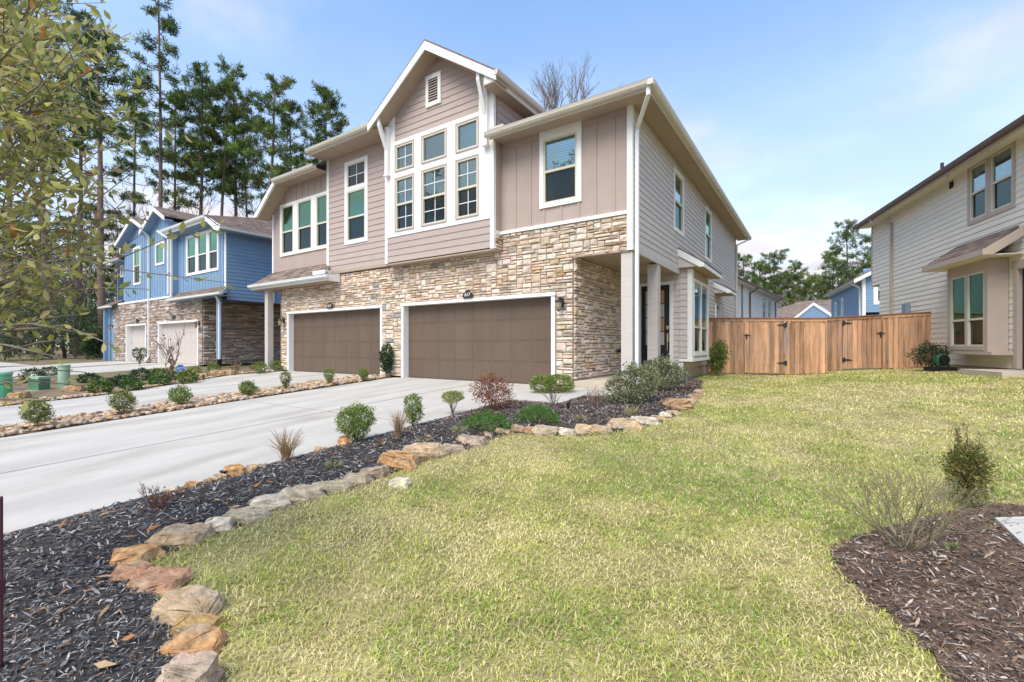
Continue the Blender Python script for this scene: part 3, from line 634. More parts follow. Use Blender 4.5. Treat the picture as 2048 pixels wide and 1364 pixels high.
# eaves and gutters of the right wing
bx('eave_soffit', H, M_soff, -1.55, 2.43, -.50, -.0, 6.22, 6.25); bx('eave_soffit', H, M_soff, 1.96, 2.43, .0, 15.45, 6.22, 6.25)
bx('eave_fascia', H, M_gut, -1.55, 2.46, -.53, -.50, 6.16, 6.34); bx('eave_fascia', H, M_gut, 2.43, 2.46, -.50, 15.5, 6.16, 6.34)
gutter(H, (-1.64, -.53, 6.20), (2.46, -.53, 6.20), (0, -1, 0), M_gut); gutter(H, (2.46, -.53, 6.20), (2.46, 15.5, 6.20), (1, 0, 0), M_gut)
link('gutter_corner', MB().prism([(2.46, -.53, 6.2), (2.545, -.615, 6.2), (2.58, -.65, 6.245), (2.585, -.655, 6.32), (2.46, -.53, 6.32)], (0, 0, .002)).box(2.46, 2.58, -.65, -.53, 6.20, 6.318).mesh('gutter_corner'), M_gut, H)
bx('diverter', H, M_gut, -1.55, -1.15, -.50, -.30, 6.33, 6.47)
zf = lambda y: 6.36+.45*(y+.6)
roof(H, [(-1.55, -.6, 6.36), (2.53, -.6, 6.36), (-1.55, 3.48, 8.2)], .05); roof(H, [(2.53, -.6, 6.36), (2.53, 15.6, 6.36), (-1.55, 11.5, 8.2), (-1.55, 3.48, 8.2)], .05)
roof(H, [(2.53, 15.6, 6.36), (-12.9, 15.6, 6.36), (-12.9, 11.5, 8.2), (-1.55, 11.5, 8.2)], .05); roof(H, [(-12.9, 3.4, 8.2), (-1.56, 3.4, 8.2), (-1.56, 11.5, 8.2), (-12.9, 11.5, 8.2)], .05)
link('downspout', rtube(MB(), [(2.46, -.56, 6.20), (2.46, -.56, 6.05), (2.02, .06, 5.72), (2.02, .06, .25), (2.10, -.02, .16)], .075, .06).mesh('downspout'), M_gutw, H)
link('downspout', rtube(MB(), [(2.50, 14.9, 6.2), (2.42, 14.85, 6.05), (2.02, 14.66, 5.85), (2.02, 14.66, .3)], .08, .06).mesh('downspout'), M_gut, H)

# ------------------------------------------------------------------ wall fittings
def text_mesh(s, size, depth=.004):
    c = bpy.data.curves.new('text', 'FONT'); c.body = s; c.size = size; c.align_x = 'CENTER'; c.align_y = 'CENTER'; c.extrude = depth; c.resolution_u = 3
    o = bpy.data.objects.new('text', c); me = bpy.data.meshes.new_from_object(o); bpy.data.objects.remove(o); bpy.data.curves.remove(c)
    return me
def plaque(loc, s, label, sc=1.0):
    p = [(-.16, 0), (.16, 0), (.16, .13), (.10, .15)] + [(.10*math.cos(a), .13+.08*math.sin(a)) for a in np.linspace(.3, math.pi-.3, 9)] + [(-.10, .15), (-.16, .13)]
    o = link('number_plaque', MB().prism([(x*sc, 0, y*sc) for x, y in p], (0, .025, 0)).mesh('plaque'), M_iron, None, loc); tag(o, label, 'house number', 'number plaques above garages')
    if s:
        t = link('numerals', text_mesh(s, .135*sc), M_white, o, (0, -.003, .085*sc)); t.rotation_euler = (R(90), 0, 0)
plaque((-2.60, -.115, 2.29), '617', 'black arched plaque numbered 617 above the nearer brown garage door')
plaque((-8.77, -.115, 2.29), '615', 'black arched number plaque above the farther brown garage door')
def lantern(loc, rotz, label, lit=False):
    r = thing('wall_lantern', label, 'lantern', loc, rotz, 'black wall lanterns')
    bx('back_plate', r, M_iron, -.06, .06, -.025, .0, -.10, .10)
    link('arm', MB().tube([(0, -.02, .06), (0, -.06, .12), (0, -.13, .12), (0, -.15, .07)], .012).mesh('arm'), M_iron, r)
    link('hood', MB().lathe([(.015, .08), (.03, .07), (.095, .02), (.10, .005), (.0, .005)], 0, -.15, 18).mesh('hood', True), M_iron, r)
    link('glass_shade', MB().lathe([(.072, .004), (.072, -.05), (.055, -.14), (.03, -.19), (.0, -.19)], 0, -.15, 16).mesh('glass', True), M_amber, r)
    link('finial', MB().lathe([(.008, -.23), (.028, -.205), (.034, -.19), (.0, -.188)], 0, -.15, 10).mesh('finial'), M_iron, r)
    return r
lantern((.24, -.06, 2.02), 0, 'black wall lantern with amber glass on tan stone beside nearer garage')
lantern((-11.74, -.06, 1.95), 0, 'black wall lantern on stone left of the farther brown garage door')
o = link('hose_bib', MB().box(.565, .60, 2.62, 2.72, .80, .88).tube([(.60, 2.75, .84), (.66, 2.75, .84), (.68, 2.75, .80)], .02).box(.565, .60, 2.82, 2.95, .80, .90).mesh('hose_bib'), M_iron); tag(o, 'small black outlet box and tap on the porch stone wall', 'outlet')

# ================================================================== BLUE HOUSE (left)
def PY(px, py, Y):
    d = ray(px, py); t = (Y-CAM[1])/d[1]; return CAM[0]+t*d[0], CAM[2]+t*d[2]
def Z5(a, b): return 160+a*.27866, 380+b*.27866      # readings taken from an enlarged crop of the photo
B = thing('blue_house', 'blue two-storey house with twin gables and grey-brown ledge stone beyond the duplex', 'house')
YA, YB = .45, .78
pz = lambda a, b, Y=YA: PY(*Z5(a, b), Y)
xs0 = pz(245, 900)[0]; xs1 = pz(880, 900)[0]; seam = pz(500, 600)[0]; xc1 = pz(655, 500)[0]
gA = (pz(572, 1000)[0], pz(848, 1000)[0]); gB = (pz(340, 1000)[0], pz(492, 1000)[0]-.35)
zst = pz(500, 795)[1]
hs = [(gA[0]-.1-xs0, gA[1]+.1-xs0, 0, 2.26), (gB[0]-.1-xs0, gB[1]+.1-xs0, 0, 2.26)]
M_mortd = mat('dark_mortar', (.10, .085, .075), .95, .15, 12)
stone_wall(B, 'stone_wall', (xs0, YA, 0), 0, xs1-xs0, .03, zst, hs, MIX, cw=.13, ch=.062, wr=(2,5), hr=(6,1,0), maxp=0, mort=M_mortd)
stone_wall(B, 'side_stone_wall', (xs1, YA, 0), R(90), 7.0, .05, 3.2, [], MIX, cw=.13, ch=.062, wr=(2,5), hr=(6,1,0), maxp=0, mort=M_mortd)
garage(B, *gA, YA, 2.2, M_doorg, 8, 4); garage(B, *gB, YA, 2.2, M_doorg, 8, 4, rec=.22)
bx('band_board', B, M_trim, xs0+.9, xc1, YA-.07, YA, zst, zst+.10)
xl = pz(320, 600)[0]; zb = zst+.10
def blue_gable(x0, x1, peak, ze, holes, wins):
    """board-and-batten gable front in plane YA with its roof"""
    xp, zp = peak; k = (zp-ze)/max(xp-x0, .01)
    zt = lambda x: zp-.22-(zp-ze)/((x1-x0)/2+.25)*abs(x-xp)
    w_ = link('panel_wall', sheet(x1-x0, zb, ze-.25, [(a-x0+.04, b-x0-.04, c+.04, d-.04) for a, b, c, d in holes], 0, .1), M_blue, B, (x0, YA, 0))
    link('gable_panel', MB().prism([(x0, YA, ze-.25), (x1, YA, ze-.25), (x1, YA, zt(x1)), (xp, YA, zt(xp)), (x0, YA, zt(x0))], (0, .1, 0)).mesh('gable_panel'), M_blue, B)
    n = int((x1-x0)/.34)
    for i in range(1, n):
        x = x0+i*(x1-x0)/n; hh = [(c, d) for a, b, c, d in holes if a < x < b]
        for a, c in minus((zb, zt(x)), hh): bx('batten', w_, M_blue, x-.02-x0, x+.02-x0, -.018, 0, a, c)
    yo = YA-.42
    sl = (zp-ze)/((x1-x0)/2+.25)
    for s, xe in ((-1, x0-.25), (1, x1+.25)):
        zz = zp-sl*abs(xe-xp); P = [(xe, yo, zz), (xe, YA+6, zz), (xp, YA+6, zp), (xp, yo, zp)]
        roof(B, P, .05, s > 0, 'gable_roof')
        link('rake_board', MB().prism([(xe, yo-.02, zz-.05), (xp, yo-.02, zp-.05), (xp, yo-.02, zp-.26), (xe, yo-.02, zz-.26)], (0, .05, 0)).mesh('rake'), M_trim, B)
        link('rake_soffit', MB().prism([(xe, yo+.03, zz-.20), (xp, yo+.03, zp-.20), (xp, yo+.03, zp-.23), (xe, yo+.03, zz-.23)], (0, .39, 0)).mesh('rake_soffit'), M_blue, B)
    for (x, z_, w2, h2, kw) in wins: window(B, (0, YA, 0), 0, x, z_, w2, h2, **kw)
pk1 = PY(*Z5(525, 115), YA-.42); pk2 = PY(*Z5(365, 190), YA-.42)
s1 = pz(543, 390); s2 = pz(608, 530); wA = (s1[0], s2[0], s2[1], s1[1]+.05)
blue_gable(seam, xc1, pk1, 7.75, [wA], [(wA[0], wA[2], wA[1]-wA[0], wA[3]-wA[2], dict(sash='single', glass=M_glassrefl, blind='shade'))])
s1 = pz(387, 415); s2 = pz(437, 675); wB = (s1[0], s2[0], s2[1], s1[1])
blue_gable(xl, seam-.02, pk2, 7.6, [wB], [(wB[0], wB[2], wB[1]-wB[0], wB[3]-wB[2], dict(glass=M_glassrefl, blind='shade'))])
bx('corner_board', B, M_trim, xc1-.10, xc1+.03, YA-.03, YA+.05, zst, 7.3); bx('wing_return', B, M_blue, xc1-.05, xc1+.02, YA+.05, YB, zst, 7.3); bx('gable_side', B, M_blue, xc1-.06, xc1+.01, YA+.06, YA+5.9, 6.9, 7.72)
# recessed right wing with three windows
pb = lambda a, b: pz(a, b, YB)
xr = pb(1052, 500)[0]; zlo = pb(900, 715)[1]; eA = PY(*Z5(605, 262), YB-.5); eB = PY(*Z5(905, 180), YB-.5); eC = PY(*Z5(1003, 270), YB-.5)
wv = [pb(765, 330), pb(998, 575)]; zw1 = pb(995, 265)[1]; zw0 = wv[1][1]; x0w, x1w = wv[0][0], wv[1][0]
cuts = [x0w, x0w+(x1w-x0w)*.345, x0w+(x1w-x0w)*.685, x1w]
wl = link('panel_wall', sheet(xr-xc1, zlo, zw1+.02, [(x0w-xc1+.04, x1w-xc1-.04, zw0+.04, 9)], 0, .1), M_blue, B, (xc1, YB, 0))
link('panel_wall', MB().prism([(xc1, YB, zw1+.02), (xr, YB, zw1+.02), (xr, YB, zw1+.03), (eB[0]+.15, YB, eB[1]-.25), (xc1, YB, eB[1]-.25)], (0, .1, 0)).mesh('panel'), M_blue, B)
n = 17
for i in range(1, n):
    x = (xr-xc1)*i/n; inside = x0w-xc1 < x < x1w-xc1
    for a, c in minus((zlo, min(eB[1]-.25, zw1+.03+max(0, (xr-xc1-x))*.75)), [(zw0, zw1)] if inside else []): bx('batten', wl, M_blue, x-.02, x+.02, -.018, 0, a, c)
for i in range(3): window(B, (0, YB, 0), 0, cuts[i], zw0, cuts[i+1]-cuts[i], zw1-zw0, cas=(.12, .12, .10, .10), glass=M_glassrefl, blind='shade', m_fr=M_trim, rail=.46)
bx('corner_board', B, M_trim, xr-.13, xr, YB-.04, YB+.02, 3.5, zw1)
bx('eave_soffit', B, M_blue, xc1-.2, eB[0], YB-.47, YB, eB[1]-.28, eB[1]-.25); bx('eave_fascia', B, M_gutw, xc1-.9, eB[0], YB-.5, YB-.47, eB[1]-.28, eB[1]-.02)
gutter(B, (xc1-1.0, YB-.5, eB[1]-.16), (eB[0], YB-.5, eB[1]-.16), (0, -1, 0), M_gutw, s=1.2); bx('diverter', B, M_gutw, xc1-.4, xc1+.5, YB-.4, YB-.2, eB[1]-.02, eB[1]+.12)
link('rake_board', MB().prism([(eB[0]-.02, YB-.55, eB[1]), (eC[0], YB-.55, eC[1]+.12), (eC[0], YB-.55, eC[1]-.12), (eC[0]-.3, YB-.55, eC[1]-.12), (eB[0]-.02, YB-.55, eB[1]-.24)], (0, .08, 0)).mesh('rake_board'), M_trim, B)
link('rake_soffit', MB().prism([(eB[0], YB-.47, eB[1]-.15), (eC[0], YB-.47, eC[1]-.02), (eC[0], YB-.47, eC[1]-.06), (eB[0], YB-.47, eB[1]-.2)], (0, .47, 0)).mesh('rake_soffit'), M_blue, B)
# main roof: front clip plane and the big slope facing right
zr_ = eC[1]+.10; sl = (eB[1]-zr_)/(eC[0]-eB[0]); xrg = eB[0]-2.6; zrg = zr_+sl*(eC[0]-xrg)
roof(B, [(eC[0], YB-.55, zr_), (eC[0], 13, zr_), (xrg, 13, zrg), (xrg, YB+4.2, zrg), (eB[0], YB-.55, eB[1])], .05, True, 'main_roof')
roof(B, [(xc1-.3, YB-.55, eB[1]), (eB[0], YB-.55, eB[1]), (xrg, YB+4.2, zrg), (xc1-.3, YB+4.2, zrg)], .05, False, 'main_roof')
roof(B, [(xs0, YB+4.2, zrg), (xrg, YB+4.2, zrg), (xrg, 13, zrg), (xs0, 13, zrg)], .05, False, 'main_roof')
gutter(B, (eC[0], YB-.55, zr_-.15), (eC[0], 13, zr_-.15), (1, 0, 0), M_gutw); bx('eave_soffit', B, M_blue, xr, eC[0], YB-.45, 13, zr_-.18, zr_-.15)
lap_wall(B, 'side_lap_wall', (xr, YB+.02, 0), R(90), 9.0, 3.20, zr_-.16, [], M_blue, e=.165)
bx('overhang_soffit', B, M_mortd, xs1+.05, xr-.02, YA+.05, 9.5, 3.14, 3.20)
link('downspout', rtube(MB(), [(eC[0]+.02, 3.4, zr_-.1), (eC[0], 3.4, zr_-.3), (xr+.06, 3.0, zr_-.7), (xr+.06, 3.0, 3.2)], .09, .07).mesh('downspout'), M_gutw, B)
# skirt roof, post, downspouts
zs = pz(640, 795, YA-.35)[1]; xk0 = pz(640, 790, YA-.35)[0]; xk1 = pz(1025, 745, YA-.35)[0]
roof(B, [(xk0+.1, YA-.4, zs+.08), (xk1, YA-.4, zs+.08), (xr, YB-.02, zlo+.02), (xc1+.12, YB-.02, zlo+.02)], .05, True, 'skirt_roof')
gutter(B, (xk0, YA-.4, zs-.04), (xk1, YA-.4, zs-.04), (0, -1, 0), M_gutw); link('skirt_end', MB().prism([(xk1-.05, YA-.38, zs-.05), (xk1-.05, YA-.38, zs+.1), (xr-.02, YB, zlo), (xr-.02, YB, zlo-.25)], (.05, 0, 0)).mesh('skirt_end'), M_trim, B)
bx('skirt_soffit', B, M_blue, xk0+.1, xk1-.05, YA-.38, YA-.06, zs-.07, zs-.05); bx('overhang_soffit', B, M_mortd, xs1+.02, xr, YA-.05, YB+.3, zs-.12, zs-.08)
xp_ = pz(995, 900, YA-.1)[0]
bx('porch_post', B, M_blue, xp_-.12, xp_+.05, YA-.15, YA+.02, .05, zs-.1); link('downspout', rtube(MB(), [(xp_+.22, YA-.32, zs), (xp_+.13, YA-.12, zs-.35), (xp_+.13, YA-.12, .35)], .09, .07).mesh('downspout'), M_gutw, B)
bx('splash_boot', B, M_hose, xp_+.06, xp_+.20, YA-.22, YA-.05, .0, .36)
link('downspout', rtube(MB(), [(seam+.05, YA-.36, 7.55), (seam+.10, YA-.08, 7.25), (seam+.10, YA-.08, .35), (seam-.02, YA-.2, .1)], .10, .08).mesh('downspout'), M_gutw, B)
link('downspout', rtube(MB(), [(xc1-.55, YA-.45, eB[1]-.1), (xc1-.1, YA-.10, eB[1]-.5), (xc1-.1, YA-.10, zst+.2)], .10, .08).mesh('downspout'), M_gutw, B)
# far left wing
xlw = pz(270, 600)[0]
bx('panel_wall', B, M_blue, xlw, xl, YA+.30, YA+.4, 3.6, 6.4); ws = pz(292, 545, YA+.3); we = pz(314, 625, YA+.3)
window(B, (0, YA+.30, 0), 0, ws[0], we[1], we[0]-ws[0]-.05, ws[1]-we[1], sash='single', glass=M_glassrefl, blind='shade', cas=(.08,)*4)
gutter(B, (pz(165, 520, YA-.2)[0]+.4, YA-.2, 6.35), (xl, YA-.2, 6.35), (0, -1, 0), M_gut); roof(B, [(pz(165, 520, YA-.2)[0]+.4, YA-.3, 6.5), (xl, YA-.3, 6.5), (xl, 6, 8.3), (xlw, 6, 8.3)], .05)
bx('eave_soffit', B, M_blue, xlw-.6, xl, YA-.2, YA+.3, 6.32, 6.35)
k0 = pz(140, 845, YA-.3)[0]+.3; gutter(B, (k0, YA-.35, 3.42), (xs0+.9, YA-.35, 3.42), (0, -1, 0), M_gutw); roof(B, [(k0, YA-.4, 3.55), (xs0+.95, YA-.4, 3.55), (xs0+.95, YA+.28, 3.95), (k0+.4, YA+.28, 3.95)], .05, True, 'skirt_roof')
bx('entry_wall', B, M_blue, xs0-1.3, xs0-.02, YA+.05, YA+.15, 0, 3.4); bx('porch_post', B, M_blue, xs0-.95, xs0-.75, YA-.3, YA-.1, 0, 3.4)
bx('body', B, M_blue, xs0, xs1-.2, YA+.7, 9, 0, 6.0); bx('rear_wall', B, M_blue, xs0-.8, xr, 9, 9.1, 0, 6.2); bx('side_wall', B, M_blue, xs0-.9, xs0-.8, YA+.4, 9, 0, 6.2)
for px_, lab in ((565, ''),): pass
pz_ = pz(682, 915); plaque((pz_[0], YA-.08, pz_[1]-.1), None, 'black plaque over the nearer pale garage door of the blue house', 1.2)
pz_ = pz(420, 940); plaque((pz_[0], YA-.08, pz_[1]-.1), None, 'black plaque over the farther pale garage door of the blue house', 1.2)
l_ = pz(866, 962); lantern((l_[0], YA-.06, l_[1]+.02), 0, 'black wall lantern right of the nearer pale garage door, blue house')
l_ = pz(238, 985); lantern((l_[0]+.15, YA-.06, l_[1]+.05), 0, 'black wall lantern at the far left end of the blue house')

# ================================================================== GREIGE HOUSE (right)
RA = R(-75.5)
RH = thing('greige_house', 'greige lap-sided two-storey house with brown trim at the right edge', 'house', (7.23, 15.1, 0), RA)
LW = 14.5
rh = [(6.70, 7.62, 4.46, 6.1), (7.62, 8.64, 4.46, 6.1)]
uh = [(6.70, 8.64, 4.46, 6.1)]
lap_wall(RH, 'upper_lap_wall', (0, 0, 0), 0, LW, 3.54, 6.12, uh, M_grey, e=.165)
lap_wall(RH, 'lower_lap_wall', (.72, 0, 0), 0, LW-.72, .42, 3.54, [(8.62-.72, 9.9-.72, .3, 2.95)], M_grey, e=.165)
bx('overhang_soffit', RH, M_brown, 0, .74, .0, 3, 3.50, 3.54); bx('foundation', RH, M_slab, .8, LW, .03, .12, -.2, .42)
bx('corner_board', RH, M_brown, -.06, .03, -.03, .08, 3.54, 6.1); bx('end_wall', RH, M_grey, .74, .84, .1, 8, 0, 3.5); bx('end_wall', RH, M_grey, -.0, .1, .1, 8, 3.5, 6.1)
for a, b, c, d_ in rh: window(RH, (0, 0, 0), 0, a, c, b-a, d_-c, cas=(.10, .10, .03, .11), m_cas=M_brown, m_fr=M_cream, glass=M_glass)
bx('eave_soffit', RH, M_grey, -.35, LW, -.45, 0, 6.10, 6.13); bx('eave_fascia', RH, M_brown, -.4, LW, -.48, -.45, 6.02, 6.20)
gutter(RH, (-.42, -.48, 6.10), (LW, -.48, 6.10), (0, -1, 0), M_brgut); roof(RH, [(-.45, -.55, 6.22), (LW, -.55, 6.22), (LW, 5, 8.4), (-.45, 5, 8.4)], .05)
link('downspout', rtube(MB(), [(1.35, -.52, 6.1), (1.35, -.5, 5.98), (1.92, -.06, 5.72), (1.92, -.06, .3)], .085, .07).mesh('downspout'), M_brown, RH)
bx('wall_vent', RH, M_dark, 5.80, 5.98, -.04, -.0, 5.82, 6.02); link('security_light', MB().tube([(6.35, -.3, 6.1), (6.35, -.34, 6.02), (6.42, -.38, 6.0)], .03).mesh('security_light'), M_white, RH)
bb = link('bump_out', MB().box(6.62, 6.70, -.40, .0, .84, 3.25).box(8.28, 8.36, -.40, .0, .84, 3.25).box(6.70, 8.28, -.40, .0, 2.99, 3.25).box(6.70, 8.28, -.40, .0, .84, .90).mesh('bump_out'), M_grey, RH)
for a, b in ((6.58, 6.70), (8.28, 8.40)): bx('bump_out_trim', bb, M_brown, a, b, -.44, -.39, .80, 3.22)
bx('bump_out_trim', bb, M_brown, 8.355, 8.405, -.39, -.03, .80, 3.22); bx('bump_out_head', bb, M_brown, 6.70, 8.28, -.43, -.40, 2.98, 3.22); bx('bump_out_apron', bb, M_brown, 6.5, 8.62, -.47, .0, .76, .84)
bx('lower_apron', bb, M_brown, 8.52, 8.66, -.03, .0, .42, .9)
for a, b in ((6.70, 7.49), (7.49, 8.28)): window(RH, (0, -.41, 0), 0, a, .88, b-a, 2.12, cas=(.04, .04, .05, .10), m_cas=M_brown, glass=M_glassrefl, rail=.37, proud=.03)
aw = roof(RH, [(6.0, -.78, 3.42), (8.95, -.78, 3.42), (8.75, -.0, 3.98), (6.15, -.0, 3.98)], .04, True, 'awning_roof')
f = MB(); f.box(6.0, 8.95, -.81, -.78, 3.26, 3.41)
for xx in (6.0, 8.92): f.prism([(xx, -.78, 3.40), (xx, 0, 3.94), (xx, 0, 3.70), (xx, -.6, 3.26), (xx, -.78, 3.26)], (.03, 0, 0))
link('awning_fascia', f.mesh('awning_fascia'), M_brown, aw); bx('awning_soffit', aw, M_grey, 6.03, 8.92, -.78, 0, 3.25, 3.27)
bx('entry_header', RH, M_brown, 8.55, 10.2, -.05, 0, 2.9, 3.1); bx('door_casing', RH, M_brown, 8.60, 8.74, -.05, .05, .42, 2.9); bx('side_door', RH, M_black, 8.74, 9.8, .06, .1, .42, 2.9); bx('step', RH, M_slab, 8.6, 10.2, -1.1, -.03, -.1, .40)
for xx, hh in ((3.3, .55), (11.2, .45)):
    o = link('vent_pipe', MB().lathe([(.05, 6.5), (.05, 6.9+hh), (.0, 6.9+hh)], xx, .9, 10).mesh('vent_pipe'), M_iron, RH)
link('roof_vent', MB().lathe([(.12, 6.7), (.12, 7.25), (.28, 7.28), (.22, 7.42), (.0, 7.45)], 9.6, 1.1, 14).mesh('roof_vent'), M_iron, RH)
bx('side_wall', RH, M_grey, LW, LW+.1, 0, 8, 0, 6.2); bx('rear_wall', RH, M_grey, 0, LW, 8, 8.1, 0, 6.2)
tag(link('meter_box', MB().box(-.14, .14, -.14, 0, -.35, 0).box(-.10, .10, -.10, -.02, 0, .03).mesh('meter_box'), M_bluebox, None, RH.matrix_basis @ Vector((3.2, -.03, 2.5)), RA), 'grey-blue meter box on greige siding above the fence', 'meter box')

# ================================================================== FENCES AND GATES
def picket_mesh():
    mb = MB().box(-.5, .5, -.5, .5, -.5, .5); return mb.mesh('picket')
def fence_run(parent, p0, p1, h, z0, name='picket', step=.142):
    """vertical pickets from p0 to p1 in the parent's plane (local x), top at z0..z1"""
    n = max(1, int(round((p1-p0)/step))); s = (p1-p0)/n
    for i in range(n):
        x = p0+(i+.5)*s; b0 = z0(x); bx(name, parent, M_wood, x-s/2+.008, x+s/2-.008, random.uniform(-.036, -.018), 0, b0+random.uniform(.005, .04), h(x))
def strap_hinge(parent, x, z, sgn):
    mb = MB().box(x-.045, x+.045, -.04, -.028, z-.07, z+.07).prism([(x-sgn*.04, -.044, z-.035), (x-sgn*.04, -.044, z+.035), (x-sgn*.24, -.044, z+.012), (x-sgn*.24, -.044, z-.012)], (0, .012, 0))
    mb.tube([(x, -.048, z-.09), (x, -.048, z+.09)], .012); link('strap_hinge', mb.mesh('strap_hinge'), M_iron, parent)
def latch(parent, x, z):
    mb = MB().box(x-.02, x+.02, -.05, -.028, z-.14, z+.05).box(x-.10, x+.10, -.055, -.035, z-.01, z+.02).tube([(x+.06, -.06, z+.005), (x+.13, -.07, z+.005)], .008); link('latch', mb.mesh('latch'), M_iron, parent)
FY = 7.88
F1 = thing('wooden_fence', 'cedar picket fence panel against the side of the taupe duplex', 'fence', (2.0, FY, 0))
GA = thing('wooden_gate', 'cedar board gate with black strap hinges next to the taupe duplex', 'gate', (2.0, FY, 0))
top = lambda x: 1.97-.035*x; bot = lambda x: float(gz(2.0+x, FY))-.0
fence_run(F1, .0, 1.16, top, bot); fence_run(F1, 2.38, 3.48, top, bot)
fence_run(GA, 1.19, 2.36, lambda x: top(x)-.005, lambda x: bot(x)+.05, 'board')
def cap(parent, x0, x1, m=M_wood2): 
    link('cap_rail', MB().prism([(x0, -.07, top(x0)), (x1, -.07, top(x1)), (x1, -.07, top(x1)+.035), (x0, -.07, top(x0)+.035)], (0, .15, 0)).mesh('cap_rail'), m, parent)
    link('trim_rail', MB().prism([(x0, -.047, top(x0)-.09), (x1, -.047, top(x1)-.09), (x1, -.047, top(x1)-.002), (x0, -.047, top(x0)-.002)], (0, .018, 0)).mesh('trim_rail'), M_wood, parent)
cap(F1, -.03, 1.17); cap(GA, 1.18, 2.37); cap(F1, 2.38, 3.52)
for zz in (.3, 1.0, 1.6):
    bx('rail', F1, M_wood, 0, 1.16, .002, .04, zz, zz+.09); bx('rail', F1, M_wood, 2.38, 3.48, .002, .04, zz, zz+.09); bx('rail', GA, M_wood, 1.19, 2.36, .002, .04, zz, zz+.09)
for x in (.05, 1.12, 2.44, 3.44): bx('post', F1, M_wood, x-.045, x+.045, .042, .13, -.1, 1.8)
strap_hinge(GA, 2.40, 1.68, 1); strap_hinge(GA, 2.40, .42, 1); latch(GA, 1.25, 1.35)
# right run, square to the greige house
fr = R(-75.5+90); ex = Matrix.Rotation(RA, 3, 'Z') @ Vector((4.66, 0, 0)) + Vector((7.23, 15.1, 0))     # where it meets the wall
LF = 3.05; o0 = ex - Vector((math.cos(fr), math.sin(fr), 0))*LF
F2 = thing('wooden_fence', 'cedar picket fence panel ending at the greige house wall', 'fence', (o0.x, o0.y, 0), fr)
GB = thing('wooden_gate', 'cedar board gate with black hinges nearer the greige house', 'gate', (o0.x, o0.y, 0), fr)
bot2 = lambda x: float(gz(o0.x+math.cos(fr)*x, o0.y+math.sin(fr)*x)); top = lambda x: 1.95+.045*x
fence_run(F2, -.9, .55, top, bot2); fence_run(F2, 1.72, LF, top, bot2); fence_run(GB, .57, 1.70, lambda x: top(x)-.005, lambda x: bot2(x)+.05, 'board')
cap(F2, -.9, .56); cap(GB, .56, 1.71); cap(F2, 1.71, LF)
for zz in (.4, 1.1, 1.7):
    bx('rail', F2, M_wood, -.9, .55, .002, .04, zz, zz+.09); bx('rail', F2, M_wood, 1.72, LF, .002, .04, zz, zz+.09); bx('rail', GB, M_wood, .57, 1.70, .002, .04, zz, zz+.09)
for x in (-.8, .50, 1.78, LF-.06): bx('post', F2, M_wood, x-.045, x+.045, .042, .13, -.1, 1.85)
strap_hinge(GB, .60, 1.78, -1); strap_hinge(GB, .60, .50, -1); latch(GB, 1.66, 1.42)

# ================================================================== HOUSES BEHIND THE FENCE
def simple_house(name, label, loc, rotz, W, D, eave, wins, m, gut, z0=0.0, glass=None, mt=None):
    h = thing(name, label, 'house', loc, rotz)
    lap_wall(h, 'wall', (0, 0, 0), 0, W, z0, eave, [w_ for w_ in wins], m, e=.19, joined=True)
    for a, b, c, d_ in wins: window(h, (0, 0, 0), 0, a, c, b-a, d_-c, glass=glass or M_glassrefl, blind='shade', cas=(.10,)*4, m_cas=mt or M_trim, m_fr=M_trim)
    return h
WA = math.atan2(23.6-40.34, 1.02-2.62)              # left wall faces the gap: local x runs back to front seen from the gap
WH = simple_house('white_house', 'white lap-sided house behind the fence, left of the gap', (-.18, 16.2, 0), math.atan2(16.74, 1.6), 24.0, 8, 5.35, [(17.4, 18.5, 3.0, 4.9), (19.7, 20.7, 3.0, 4.9)], M_wside, None, mt=M_brgut)
bx('eave_soffit', WH, M_wside, -.2, 24.4, -.5, 0, 5.33, 5.36); gutter(WH, (-.3, -.5, 5.32), (24.6, -.5, 5.32), (0, -1, 0), M_brgut); roof(WH, [(-.3, -.6, 5.46), (24.6, -.6, 5.46), (24.6, 5, 7.4), (-.3, 5, 7.4)], .06)
link('downspout', rtube(MB(), [(12.9, -.5, 5.3), (12.4, -.08, 4.9), (12.4, -.08, .2)], .12, .1).mesh('downspout'), M_brgut, WH); link('downspout', rtube(MB(), [(23.0, -.5, 5.3), (22.7, -.08, 5.0), (22.7, -.08, .2)], .10, .08).mesh('downspout'), M_brgut, WH)
bx('corner_board', WH, M_brgut, 10.0, 10.35, -.05, 0, 0, 5.3); bx('corner_board', WH, M_trim, 23.8, 24.05, -.04, .1, 0, 5.3)
bx('end_wall', WH, M_wside, 24.0, 24.1, .1, 8, 0, 5.3); bx('front_wall', WH, M_wside, -.1, 0, .1, 8, 0, 5.3); bx('rear_wall', WH, M_wside, 0, 24, 8, 8.1, 0, 5.3); roof(WH, [(24.6, 5, 7.4), (24.6, 9, 5.9), (-.3, 9, 5.9), (-.3, 5, 7.4)], .06)
BA = math.atan2(29.1-40.11, 7.4-5.86); BL = math.hypot(29.1-40.11, 7.4-5.86)
BH = simple_house('blue_house', 'blue lap-sided house behind the fence, right of the gap', (6.3, 40.16, 0), BA, BL, 8, 5.45, [(1.6, 2.4, 2.5, 4.7), (4.2, 5.0, 2.6, 4.8)], M_blue, None)
lap_wall(BH, 'front_wall', (BL, 0, 0), R(90), 6.0, 3.25, 6.2, [(.55, 2.05, 3.75, 5.75)], M_blue, e=.2, joined=True); window(BH, (BL, 0, 0), R(90), .55, 3.75, 1.5, 2.0, glass=M_glassrefl, blind='shade', cas=(.2,)*4, m_fr=M_trim)
